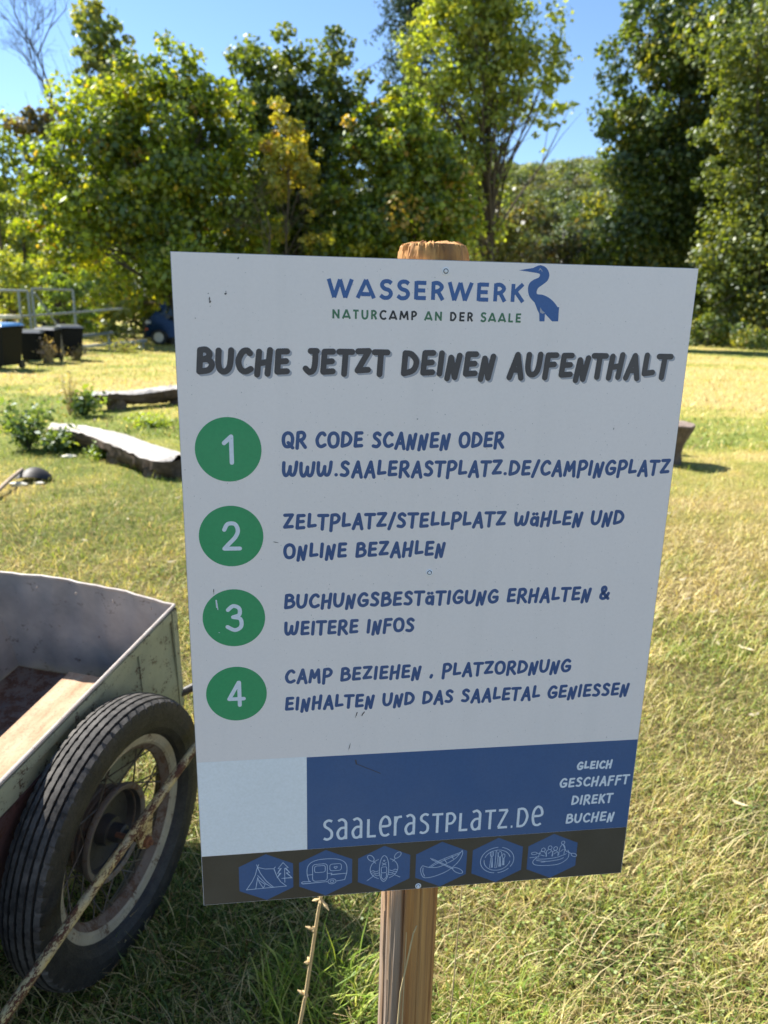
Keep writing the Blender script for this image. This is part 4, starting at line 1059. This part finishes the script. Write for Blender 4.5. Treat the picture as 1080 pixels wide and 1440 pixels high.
# hand lettering: (advance, strokes); 'l' straight, 's' curved, 'c' closed curve
HAND = {
 'A': (.62, [('l',(.02,-.10),(.36,1.0)),('l',(.36,1.0),(.56,-.12)),('l',(.13,.28),(.48,.26))]),
 'B': (.60, [('l',(.03,.0),(.10,.98)),('s',(.10,.98),(.34,1.0),(.48,.82),(.38,.62),(.10,.54)),('s',(.10,.54),(.40,.56),(.56,.34),(.42,.08),(.03,0))]),
 'C': (.60, [('s',(.54,.84),(.42,.97),(.22,.88),(.05,.50),(.12,.12),(.32,.0),(.55,.12))]),
 'D': (.64, [('l',(.03,.02),(.09,.98)),('s',(.09,.98),(.38,.92),(.58,.58),(.44,.18),(.03,.02))]),
 'E': (.54, [('l',(.05,.03),(.12,.97)),('l',(.12,.97),(.48,.98)),('l',(.09,.5),(.43,.53)),('l',(.05,.03),(.46,.06))]),
 'F': (.54, [('l',(.03,-.12),(.12,.97)),('l',(.12,.97),(.50,.98)),('l',(.09,.5),(.42,.53))]),
 'G': (.66, [('s',(.56,.86),(.42,.98),(.22,.88),(.05,.48),(.13,.10),(.34,0),(.56,.14),(.60,.42)),('l',(.60,.42),(.36,.42))]),
 'H': (.62, [('l',(.02,-.10),(.12,.96)),('l',(.46,-.06),(.58,1.04)),('l',(.07,.42),(.52,.50))]),
 'I': (.20, [('l',(.05,.0),(.12,.98))]),
 'J': (.52, [('s',(.44,.98),(.43,.5),(.36,.12),(.18,.0),(.02,.16)),('l',(.24,.98),(.50,.98))]),
 'K': (.58, [('l',(.03,-.04),(.11,1.0)),('l',(.50,.98),(.09,.42)),('l',(.20,.56),(.50,-.04))]),
 'L': (.50, [('l',(.12,1.04),(.06,.14)),('l',(.06,.14),(.45,.20))]),
 'M': (.74, [('l',(.02,-.06),(.16,.92)),('l',(.16,.92),(.32,.30)),('l',(.32,.30),(.60,.96)),('l',(.60,.96),(.64,-.12))]),
 'N': (.58, [('l',(.0,-.22),(.14,.78)),('l',(.14,.78),(.34,-.16)),('l',(.34,-.16),(.52,.88))]),
 'O': (.68, [('c',(.32,1.0),(.10,.84),(.03,.46),(.12,.10),(.32,.0),(.54,.14),(.62,.54),(.54,.88))]),
 'P': (.56, [('l',(.02,-.20),(.10,.98)),('s',(.10,.98),(.38,1.0),(.54,.76),(.40,.46),(.08,.38))]),
 'Q': (.70, [('c',(.32,1.0),(.10,.84),(.03,.46),(.12,.10),(.32,.02),(.54,.14),(.62,.54),(.54,.88)),('l',(.34,.30),(.62,-.06))]),
 'R': (.60, [('l',(.02,-.12),(.10,.98)),('s',(.10,.98),(.38,1.0),(.50,.78),(.38,.52),(.08,.42)),('l',(.24,.44),(.54,-.06))]),
 'S': (.54, [('s',(.46,.88),(.30,1.0),(.12,.88),(.14,.66),(.36,.46),(.44,.22),(.28,.02),(.04,.06))]),
 'T': (.56, [('l',(.0,.98),(.56,.98)),('l',(.28,.98),(.22,-.06))]),
 'U': (.62, [('s',(.06,.96),(.03,.40),(.10,.08),(.28,.0),(.46,.16),(.54,.50),(.58,.98))]),
 'W': (.88, [('s',(.04,.94),(.02,.36),(.09,.06),(.22,.04),(.36,.30),(.43,.66)),('s',(.43,.66),(.42,.22),(.52,.04),(.66,.10),(.76,.44),(.82,.98))]),
 'Z': (.58, [('l',(.06,1.02),(.52,1.04)),('l',(.52,1.04),(.04,.12)),('l',(.04,.12),(.50,.16))]),
 'a': (.52, [('c',(.22,.58),(.06,.44),(.04,.16),(.18,.02),(.36,.14),(.40,.42)),('l',(.44,.58),(.42,-.04)),('l',(.14,.86),(.145,.87)),('l',(.36,.86),(.365,.87))]),
 '&': (.66, [('s',(.60,.0),(.40,.26),(.16,.64),(.16,.90),(.30,.98),(.40,.82),(.32,.60),(.10,.36),(.08,.10),(.26,.0),(.48,.16),(.60,.44))]),
 '.': (.18, [('l',(.07,.06),(.075,.065))]), ',': (.22, [('l',(.10,.10),(.05,-.06))]), '/': (.36, [('l',(.0,-.14),(.34,1.06))]), ' ': (.30, []),
}
CAPS = {   # geometric lettering of the logo, flat-ended
 'W': (1.12, [('l',(.06,1),(.30,0)),('l',(.30,0),(.55,.98)),('l',(.55,.98),(.78,0)),('l',(.78,0),(1.06,1))]),
 'A': (.84, [('l',(.06,0),(.42,1)),('l',(.42,1),(.78,0)),('l',(.22,.22),(.62,.22))]),
 'S': (.62, [('s',(.56,.84),(.42,.95),(.22,.92),(.14,.74),(.24,.56),(.46,.46),(.54,.27),(.44,.08),(.24,.05),(.08,.18))]),
 'E': (.62, [('l',(.14,0),(.14,1)),('l',(.14,.915),(.58,.915)),('l',(.14,.5),(.54,.5)),('l',(.14,.085),(.58,.085))]),
 'R': (.66, [('l',(.14,0),(.14,1)),('s',(.14,.915),(.36,.92),(.52,.72),(.38,.50),(.14,.46)),('l',(.34,.5),(.58,.0))]),
 'K': (.68, [('l',(.14,0),(.14,1)),('l',(.58,1),(.16,.46)),('l',(.26,.58),(.62,0))]),
 'N': (.82, [('l',(.14,0),(.14,1)),('l',(.14,.92),(.66,.08)),('l',(.66,0),(.66,1))]),
 'T': (.64, [('l',(.04,.915),(.60,.915)),('l',(.32,.9),(.32,0))]),
 'U': (.76, [('s',(.13,1),(.13,.40),(.22,.12),(.38,.06),(.54,.12),(.63,.40),(.63,1))]),
 'C': (.78, [('s',(.70,.82),(.50,.94),(.26,.86),(.12,.5),(.26,.14),(.50,.06),(.70,.18))]),
 'M': (.98, [('l',(.10,0),(.20,1)),('l',(.20,.96),(.49,.2)),('l',(.49,.2),(.78,.96)),('l',(.78,1),(.88,0))]),
 'P': (.64, [('l',(.14,0),(.14,1)),('s',(.14,.915),(.38,.92),(.54,.70),(.38,.46),(.14,.42))]),
 'D': (.76, [('l',(.14,0),(.14,1)),('s',(.14,.915),(.42,.88),(.62,.5),(.42,.12),(.14,.085))]),
 'L': (.58, [('l',(.14,0),(.14,1)),('l',(.14,.085),(.54,.085))]), ' ': (.34, []),
}
UNI = {    # slim single-case lettering of the web address
 's': (.52, [('s',(.44,.90),(.28,.96),(.12,.86),(.12,.68),(.30,.54),(.42,.38),(.40,.14),(.22,.04),(.06,.10))]),
 'a': (.60, [('s',(.10,.90),(.28,.97),(.44,.84),(.46,.60),(.46,.0)),('s',(.46,.56),(.22,.54),(.08,.32),(.16,.07),(.34,.05),(.46,.18))]),
 'L': (.48, [('l',(.10,.90),(.10,.0)),('l',(.10,.05),(.46,.05))]),
 'e': (.58, [('s',(.10,.50),(.50,.54),(.48,.84),(.30,.97),(.13,.80),(.08,.46),(.16,.12),(.34,.04),(.50,.12))]),
 'r': (.42, [('l',(.10,.95),(.10,.0)),('s',(.10,.62),(.20,.88),(.40,.92))]),
 'T': (.52, [('l',(.0,.91),(.52,.91)),('l',(.26,.9),(.26,.0))]),
 'P': (.54, [('l',(.10,.0),(.10,.95)),('s',(.10,.91),(.34,.90),(.47,.68),(.34,.44),(.10,.42))]),
 'Z': (.52, [('l',(.04,.91),(.48,.91)),('l',(.46,.9),(.06,.06)),('l',(.04,.05),(.50,.05))]),
 '.': (.20, [('l',(.06,.05),(.145,.05))]),
 'D': (.64, [('l',(.10,.0),(.10,.95)),('s',(.10,.91),(.38,.88),(.54,.5),(.38,.10),(.10,.05))]),
}
ROUND = {  # figures in the green discs
 '1': [('l',(.14,.74),(.42,.98)),('l',(.42,.98),(.42,.02))],
 '2': [('s',(.06,.76),(.20,.98),(.48,.98),(.60,.74),(.50,.48),(.22,.20),(.04,.02)),('l',(.04,.02),(.66,.02))],
 '3': [('s',(.08,.84),(.30,1.0),(.54,.90),(.54,.64),(.28,.54)),('s',(.28,.54),(.58,.46),(.60,.14),(.34,.0),(.04,.14))],
 '4': [('l',(.46,1.0),(.04,.28)),('l',(.04,.28),(.66,.28)),('l',(.48,1.0),(.48,.0))],
}
def text(pr_, font, s, x0, x1, y, h, w, spc=.12, round_=True, jit=0.0, seed=0, parts=None, parts_i=0):
    tot = sum(font[c_][0] for c_ in s) + spc * (len(s) - 1); kx = (x1 - x0) / tot; r = random.Random(seed); x_ = x0
    for idx, c_ in enumerate(s):
        adv, st = font[c_]; dy = r.uniform(-jit, jit) * h; ro = r.uniform(-jit, jit) * .6
        tgt = parts[idx] if parts else pr_
        for li_, sk in enumerate(st):
            pts = list(sk[1:])
            if sk[0] == 's': pts = smooth(pts)
            elif sk[0] == 'c': pts = smooth(pts, True)
            pts = [(x_ + (a + ro * (b - .5) * .5) * kx, y + b * h + dy) for a, b in pts]
            tgt.stroke(pts, w / 2, round_, sk[0] == 'c', lift=.00003 * li_)
        x_ += (adv + spc) * kx

# bands, white square where the code sits, discs
p = Print(.00010); p.poly([(.1395, .0782), (.5938, .0782), (.5938, .2200), (.1395, .2200)]); p.build('blue_band', 'blueband')
p = Print(.00010); p.poly([(.0002, .0002), (.5938, .0002), (.5938, .0780), (.0002, .0780)]); p.build('grey_band', 'band')
p = Print(.00012); p.poly([(.0004, .0785), (.1392, .0785), (.1392, .2208), (.0004, .2208)]); p.build('white_square', 'white')
for n_, cy in zip('1234', (.6256, .5222, .4184, .3160)):
    p = Print(.00012); p.circle((.0528, cy), .0373); dsc = p.build('number_disc', 'green')
    p = Print(.00026); hh = .0315
    for li_, sk in enumerate(ROUND[n_]):
        pts = smooth(list(sk[1:])) if sk[0] == 's' else list(sk[1:])
        off = {'1': .30, '2': .33, '3': .32, '4': .36}[n_]
        p.stroke([(.0528 + (a - off) * hh * .92, cy - hh / 2 + b * hh) for a, b in pts], .00245, lift=.00003 * li_)
    p.build('number', 'pale_white')
# headline with its offset shadow
for mat_, dx_, dd in (('headshadow', .0022, .00012), ('head', 0, .00034)):
    p = Print(dd); text(p, HAND, 'BUCHE JETZT DEINEN AUFENTHALT', .0235 + dx_, .5735 + dx_, .7135 - dx_ * .9,   .0236, .0067, .20, jit=.03, seed=3); p.build('headline', mat_)
for s_, x0, x1, y_, sd in [('QR CODE SCANNEN ODER', .1145, .3755, .6290, 1), ('WWW.SAALERASTPLATZ.DE/CAMPINGPLATZ', .1145, .5895, .5945, 2),
        ('ZELTPLATZ/STELLPLATZ WaHLEN UND', .1145, .5370, .5308, 3), ('ONLINE BEZAHLEN', .1145, .3100, .4945, 4), ('BUCHUNGSBESTaTIGUNG ERHALTEN &', .1145, .5290, .4298, 5),
        ('WEITERE INFOS', .1145, .2750, .3942, 6), ('CAMP BEZIEHEN , PLATZORDNUNG', .1140, .4865, .3292, 7), ('EINHALTEN UND DAS SAALETAL GENIESSEN', .1135, .5715, .2910, 8)]:
    p = Print(.00014); text(p, HAND, s_, x0, x1, y_, .0162, .0041, .18, jit=.025, seed=sd); p.build('lettering', 'blue')
# logo
p = Print(.00014); text(p, CAPS, 'WASSERWERK', .1650, .3885, .7952, .0195, .0044, .14, False); p.build('logo_name', 'logo_blue')
pg, pb = Print(.00014), Print(.00014); tx_ = 'NATURCAMP AN DER SAALE'
text(None, CAPS, tx_, .1702, .3865, .7728, .0098, .0021, .20, False, parts=[pg] * 5 + [pb] * 5 + [pg] * 3 + [pb] * 4 + [pg] * 5)
pg.build('logo_line', 'logo_green'); pb.build('logo_line', 'black')
her = [(.3799,.8295),(.3965,.8325),(.4001,.8343),(.4046,.8356),(.4102,.834),(.4139,.8305),(.4159,.8249),(.414,.8191),(.4087,.8147),(.4041,.8112),(.4025,.8074),(.4034,.8043),(.4096,.8038),(.4177,.8006),(.4244,.7955),(.4286,.7907),(.4304,.7907),(.4306,.7749),(.4233,.7748),(.4142,.7831),(.4142,.7746),(.4083,.7745),(.4073,.7832),(.4050,.7868),(.401,.795),(.395,.8006),(.3927,.8057),(.392,.8114),(.3938,.8166),(.3984,.8201),(.4035,.8223),(.4048,.8254),(.4028,.8268),(.3969,.8277)]
hs_ = smooth(her[1:16], False, 4) + her[16:24] + smooth(her[24:], False, 4) + [her[0]]
from mathutils.geometry import tessellate_polygon
p = Print(.00014); tri = tessellate_polygon([[Vector((a, b, 0)) for a, b in hs_]]); p.mb.add([sp3(a, b, .00014) for a, b in hs_], [tuple(t_) for t_ in tri]); hero = p.build('heron_emblem', 'logo_blue')
p = Print(.00020); p.poly([(.4080,.7900),(.4108,.7862),(.4141,.7842),(.4112,.7830),(.4080,.7846)]); p.stroke(smooth([(.4032,.8300),(.4046,.8312),(.4062,.8306),(.4070,.8290)]), .00035); p.circle((.4046,.8316),.0008,12,.00022); p.build('emblem_detail', 'headshadow')
# address and slogan
p = Print(.00024); text(p, UNI, 'saaLerasTPLaTZ.De', .1600, .4675,   .0905, .0325, .0037, .10, False); p.build('web_address', 'pale_white')
for s_, x0, x1, y_, hh, sd in [('GLEICH', .5105, .5600, .1782, .0108, 1), ('GESCHAFFT', .4880, .5880, .1512, .0128, 2), ('DIREKT', .5080, .5670, .1222, .0130, 3), ('BUCHEN', .5025, .5728, .0922, .0134, 4)]:
    p = Print(.00024); text(p, HAND, s_, x0, x1, y_, hh, .0030, .18, jit=.02, seed=sd); p.build('slogan', 'pale_white')
# six hexagons with line drawings; drawing units: half width of hexagon = 1
def ell(cx, cy, rx, ry, a0=0, a1=360, n=26, rot=0):
    r_ = math.radians(rot); out = []
    for k in range(n + 1):
        a = math.radians(a0 + (a1 - a0) * k / n); x_, y__ = rx * math.cos(a), ry * math.sin(a)
        out.append((cx + x_ * math.cos(r_) - y__ * math.sin(r_), cy + x_ * math.sin(r_) + y__ * math.cos(r_)))
    return out
def rr_(x0, y0, x1, y1, r): 
    return ell(x1-r,y0+r,r,r,-90,0,5)+ell(x1-r,y1-r,r,r,0,90,5)+ell(x0+r,y1-r,r,r,90,180,5)+ell(x0+r,y0+r,r,r,180,270,5)+[(x1-r,y0)]
DR = [
 [ [(-.78,-.52),(-.55,-.15),(-.42,.15),(-.33,.52),(-.36,.62)], [(-.28,.62),(-.33,.50),(-.22,.20),(0,-.18),(.28,-.50)], [(-.33,.50),(-.05,.40),(.30,.38)], [(.36,.46),(.30,.38),(.42,.0),(.56,-.26),(.78,-.48)],
   [(-.78,-.52),(.78,-.48)], [(-.42,-.50),(-.33,.02)], [(-.33,.02),(-.28,-.2),(-.12,-.5)], [(-.28,-.12),(-.05,-.33),(-.12,-.5)], [(-.33,.12),(-.02,-.30),(.22,-.50)], [(.72,-.30),(.72,.36)],
   [(.66,.64),(.46,.36),(.58,.38),(.44,.14),(.56,.16),(.42,-.06)], [(.66,.64),(.86,.38),(.74,.38),(.92,.14),(.78,.16),(1.0,-.10),(.60,-.10)] ],
 [ smooth([(-.66,-.34),(-.74,.05),(-.68,.42),(-.40,.62),(.1,.66),(.56,.58),(.80,.36),(.84,.0),(.76,-.36)]), [(-.66,-.34),(-.60,-.36)], [(-.96,-.38),(-.90,-.34),(-.60,-.36)], [(-.96,-.40),(-.92,-.44),(.06,-.42)], [(.44,-.42),(.76,-.38)],
   rr_(-.52,-.36,.06,.44,.12), rr_(-.44,.05,-.02,.36,.08), rr_(.16,.08,.62,.40,.1), [(-.74,-.04),(-.52,-.03)], [(.06,-.03),(.26,-.03),(.20,-.10),(.84,-.08)], ell(.25,-.42,.16,.12), ell(.25,-.42,.07,.06), [(.32,.25),(.39,.17),(.47,.25),(.43,.28),(.39,.25),(.35,.28),(.32,.25)] ],
 [ ell(0,0,.19,.62), ell(0,0,.56,.50,115,247), ell(0,0,.56,.50,-67,65), rr_(-.11,-.20,.11,.08,.06), [(-.11,-.22),(-.10,-.42),(0,-.54),(.10,-.42),(.11,-.22)], [(-.08,.16),(.08,.28)], [(.08,.16),(-.08,.28)], ell(0,.38,.03,.03,n=8),
   ell(-.54,.54,.17,.10,rot=-50), ell(.54,.60,.17,.10,rot=50), [(-.44,.40),(-.34,.28)], [(.44,.45),(.34,.32)], [(-.45,-.34),(-.68,-.52)], [(.45,-.34),(.66,-.46)],
   smooth([(-.54,-.10),(-.44,-.06),(-.34,-.12),(-.22,-.08)]), smooth([(-.52,-.20),(-.42,-.16),(-.32,-.22),(-.20,-.18)]), smooth([(-.46,-.30),(-.38,-.26),(-.28,-.32),(-.18,-.28)]),
   smooth([(.54,-.10),(.44,-.06),(.34,-.12),(.22,-.08)]), smooth([(.52,-.20),(.42,-.16),(.32,-.22),(.20,-.18)]), smooth([(.46,-.30),(.38,-.26),(.28,-.32),(.18,-.28)]) ],
 [ smooth([(-.76,.0),(-.84,-.16),(-.78,-.46),(-.62,-.60),(-.2,-.54),(.3,-.32),(.70,.06),(.86,.42),(.84,.60)]), smooth([(-.76,.0),(-.50,-.10),(-.1,-.12),(.3,.06),(.6,.26),(.84,.60)]), smooth([(-.48,-.08),(-.2,.12),(.2,.30),(.80,.52)]), smooth([(-.40,-.08),(-.12,.08),(.2,.22),(.74,.44)]),
   [(.1,.26),(.22,.06)], [(.42,.36),(.50,.22)], [(-.38,.30),(.5,-.22)], [(-.40,.26),(.48,-.26)], ell(.70,-.36,.24,.10,rot=-32), [(-.46,.34),(-.34,.22)], smooth([(-.74,-.10),(-.74,-.32),(-.66,-.52)]) ],
 [ ell(0,0,.70,.62,-35,75), ell(0,0,.70,.62,90,262), ell(0,0,.70,.62,275,315), ell(0,0,.55,.49,15,160), ell(0,0,.55,.49,175,350),
   [(-.30,.42),(-.30,.24),(-.24,.16),(-.18,.24),(-.18,.42)], [(-.24,.42),(-.24,.20)], [(-.27,.14),(-.30,-.34),(-.20,-.34),(-.22,.14)], [(-.08,-.36),(-.07,.48),(.02,.30),(.02,.08),(.0,-.36),(-.08,-.36)], ell(.10,.28,.075,.14), [(.08,.14),(.08,-.32),(.14,-.32),(.12,.14)], ell(.26,.18,.055,.11), [(.24,.08),(.22,-.26),(.28,-.26),(.28,.08)] ],
 [ smooth([(-.62,.02),(-.80,-.18),(-.72,-.36),(-.3,-.44),(.3,-.42),(.66,-.20),(.72,.06),(.66,.24)]), smooth([(-.70,-.08),(-.3,-.12),(.2,-.08),(.6,.06)]), smooth([(-.66,-.16),(-.2,-.24),(.3,-.20),(.5,-.12)]), [(-.45,-.26),(-.28,-.26)],
   ell(-.40,.34,.08,.09), ell(-.12,.42,.08,.09), ell(.12,.36,.08,.09), ell(.42,.62,.07,.08), smooth([(-.58,.0),(-.54,.22),(-.40,.26),(-.28,.14),(-.26,.0)]), smooth([(-.24,.02),(-.26,.26),(-.12,.33),(.0,.2),(-.02,.0)]), smooth([(.02,.0),(.02,.20),(.12,.26),(.24,.16),(.24,.0)]), smooth([(.28,.02),(.30,.36),(.40,.53),(.52,.40),(.50,.06)]),
   [(.44,.50),(.58,.20),(.82,.06)], ell(.94,-.02,.13,.07,rot=-28), ell(-.78,.20,.12,.06), [(-.66,.20),(-.50,.16)], [(-.95,.0),(-.62,.02)], [(-.50,.1),(-.34,.04)], [(-.18,.14),(-.06,.24)], [(.06,.1),(.18,.18)], [(.34,.2),(.46,.3)] ],
]
for k, ico in enumerate(DR):
    cx, cy = .0840 + .0805 * k, .0380
    p = Print(.00022); p.poly([(cx + .0362 * a, cy + .0372 * b) for a, b in ((0, 1), (-1, .52), (-1, -.52), (0, -1), (1, -.52), (1, .52))]); hx_ = p.build('hexagon', 'blueband')
    p = Print(.00030)
    for li_, pts in enumerate(ico): p.stroke([(cx + .0345 * a, cy + .0345 * b) for a, b in pts], .00042, lift=.00001 * li_)
    p.build('line_drawing', 'pale')
# screws
for s_, t_, kind in ((.2964, .8262, 0), (.2919, .4713, 0), (.2941, .0045, 1)):
    mb = MB(); mb.M = Matrix.Translation(sp3(s_, t_)) @ Matrix.Rotation(-math.pi / 2, 4, 'Z'); mb.lathe([(0, .0042), (.0007, .0041), (.0009, .0032), (.0005, .0028), (.0005, .0026)], 24)
    sc_o = mb.build('screw', M['steel'], panel, True)
    mb = MB(); mb.M = Matrix.Translation(sp3(s_, t_)) @ Matrix.Rotation(-math.pi / 2, 4, 'Z'); mb.lathe([(0.0006, .0030), (.0006, .0018)], 20); mb.build('recess', M['recess'], sc_o)
    mb = MB(); mb.M = Matrix.Translation(sp3(s_, t_)) @ Matrix.Rotation(-math.pi / 2, 4, 'Z'); mb.lathe([(0.0004, .0021), (.0018, .0018), (.0020, .0010), (.0011, .0009), (.0010, 0)], 20); mb.build('screw_head', M['steel'], sc_o, True)
# scuffs and specks on the print
p = Print(.00040)
r = random.Random(6)
def speck(s_, t_, a, b, ang):
    ca, sa = math.cos(ang), math.sin(ang); n_ = 7
    p.poly([(s_ + (a * math.cos(w) * ca - b * math.sin(w) * sa) * r.uniform(.7, 1.2), t_ + (a * math.cos(w) * sa + b * math.sin(w) * ca) * r.uniform(.7, 1.2)) for w in [2 * math.pi * k / n_ for k in range(n_)]])
for s_, t_, a, b, ang in [(.0382,.7905,.0020,.0008,1.5),(.0388,.7875,.0016,.0009,1.2),(.0372,.7960,.0007,.0005,0),(.0555,.7963,.0014,.0011,.5),(.0558,.7985,.0006,.0005,0),(.0700,.8330,.0012,.0005,1),(.0300,.4545,.0028,.0006,1.5),(.0300,.4505,.0006,.0006,0),
        (.1045,.5140,.0036,.0005,-.25),(.2035,.2790,.0052,.0006,1.25),(.1950,.2320,.0062,.0006,1.3),(.0225,.7700,.0006,.0005,0),(.2120,.2800,.0040,.0007,1.0),(.5115,.6510,.0016,.0004,1.5),(.2700,.6615,.0009,.0006,0)]: speck(s_, t_, a, b, ang)
for k in range(46): speck(r.uniform(.01, .585), r.uniform(.24, .83), r.uniform(.00025, .0006), r.uniform(.0002, .0004), r.uniform(0, 3))
p.build('scuff_marks', 'head')
p = Print(.00036); p.stroke([(.205,.206),(.2365,.190)], .0004); p.stroke([(.2035,.212),(.2045,.206)], .0008); p.build('scratch', 'head')
p = Print(.00042); p.stroke([(.0325,.4420),(.0330,.4330)], .0009); p.stroke([(.0335,.4380),(.0340,.4300)], .0005); p.circle((.0345,.400),.0006,8); p.build('paint_chip', 'pale_white')

# ------------------------------------------------------------------ stalks, tufts and litter near the post
def stalk(name, label, pts, r, mat, heads=0, group=None):
    b = Vector(pts[0]); root = empty(name, label, 'dry stalk', b, 0, group); mb = MB(); q_ = [Vector(a) - b for a in pts]
    sm = [Vector(v) for v in q_]; mb.tube(sm, [r * (1 - .5 * k / (len(sm) - 1)) for k in range(len(sm))], 6); mb.build('stem', M[mat], root, True)
    if heads:
        hb = MB()
        for k in range(heads):
            u = .25 + .7 * k / heads; i = min(int(u * (len(sm) - 1)), len(sm) - 2); c_ = sm[i].lerp(sm[i+1], u * (len(sm) - 1) - i)
            for _ in range(4):
                d_ = Vector(rng.normal(0, .006, 3)) + Vector((-.006, 0, 0)); hb.tube([c_, c_ + d_ * .6, c_ + d_], [.0012, .0035, .001], 5)
        tag(hb.build('seed_heads', M['straw'], root), kind='stuff')
stalk('dry_stalk', 'knobbly dry weed stalk leaning up left of the post, behind the sign', [(-.165, 1.12, 0), (-.130, 1.125, .22), (-.105, 1.12, .42), (-.078, 1.10, .60), (-.07, 1.09, .74)], .0042, 'straw', 7)
stalk('grass_stalk', 'thin bent straw stem crossing the front of the post', [(.030, .80, 0), (.030, .802, .4), (.038, .80, .60), (.052, .798, .70), (.056, .796, .715)], .0016, 'straw')
stalk('grass_stalk', 'straight straw stem close to the left half of the post', [(.040, .795, 0), (.041, .797, .5), (.043, .80, .70)], .0011, 'straw')
stalk('grass_stalk', 'thin dry grass stem just right of the post', [(.118, .90, 0), (.122, .905, .4), (.130, .905, .78)], .0014, 'straw')
stalk('grass_stalk', 'second dry grass stem farther right of the post, leaning right', [(.15, 1.0, 0), (.165, 1.0, .3), (.185, 1.0, .55)], .0011, 'straw')
def tuft(label, c, n, h, w, rad, cols, name='grass_tuft'):
    a = rng.uniform(0, 6.28, n); rr = rad * np.sqrt(rng.random(n)); x_ = c[0] + rr * np.cos(a); y_ = c[1] + rr * np.sin(a)
    cl = np.array(cols)[rng.integers(0, len(cols), n)] * rng.uniform(.8, 1.2, (n, 1))
    Vb, qb, tb_, cb_ = blades(x_, y_, h * rng.uniform(.5, 1.1, n), rng.uniform(w * .6, w * 1.2, n), .85, cl)
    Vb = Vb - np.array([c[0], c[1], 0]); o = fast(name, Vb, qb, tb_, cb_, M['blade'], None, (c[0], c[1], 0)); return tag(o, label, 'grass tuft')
GR = [(0.20,0.30,0.04),(0.30,0.38,0.06),(0.14,0.22,0.035),(0.40,0.42,0.12)]
tuft('bright green long grass tuft left of the foot of the post', (-.13, 1.27), 420, .16, .0042, .13, GR)
tuft('long grass growing around the foot of the post', (.06, .95), 260, .2, .0035, .12, GR)
tuft('green grass tuft right of the post at the bottom edge', (.26, 1.24), 260, .11, .0035, .12, GR)
tuft('dark long grass in the shade beside the cart wheel', (-.30, 1.50), 1500, .10, .0030, .34, [(0.06,0.11,0.025),(0.10,0.16,0.035),(0.2,0.22,0.08)])  # dark blade colours help deepen the cart's shadow
for k in range(13):
    px_, py_ = [(1003,860),(966,842),(1010,905),(1050,912),(960,815),(940,722),(1060,1005),(985,762),(1040,1130),(250,700),(180,730),(120,760),(240,790)][k]
    g = gnd(px_, py_, .02); L_ = random.uniform(.018, .03) * (1.4 if k < 8 else 1); a = random.uniform(0, 3.1); mb = MB()
    P_ = [(-L_, 0, .004), (-L_ * .3, -L_ * .32, 0), (L_ * .6, -L_ * .22, .003), (L_, 0, .008), (L_ * .5, L_ * .26, 0), (-L_ * .35, L_ * .3, .003)]
    mb.M = Matrix.Rotation(a, 4, 'Z'); mb.add(P_, [(0,1,2,3), (0,3,4,5)])
    me = bpy.data.meshes.new('fallen_leaf'); me.from_pydata(mb.v, [], mb.f)
    o = link('fallen_leaf', me, M['dryleaf'], None, False, (float(g[0]), float(g[1]), .02))
    tag(o, ['pale leaf on the sunny grass level with the second step on the sign', 'small leaf left above the brightest leaf right of the sign', 'leaf right of the sign, between two others in a row', 'leaf closest to the right edge, right of the sign',
            'topmost fallen leaf right of the sign', 'small leaf beside the sign edge below the stump shadow', 'leaf near the right edge, lower than the others beside it', 'leaf below the stump shadow, away from the sign',
            'leaf low at the right edge, level with the blue band of the sign',
            'leaf on the grass left of the first green disc', 'leaf left of the second green disc', 'leaf farthest from the sign, between shovel and cart', 'leaf just above the cart corner'][k], 'leaf', 'fallen leaves on the meadow')

bpy.context.view_layer.update()
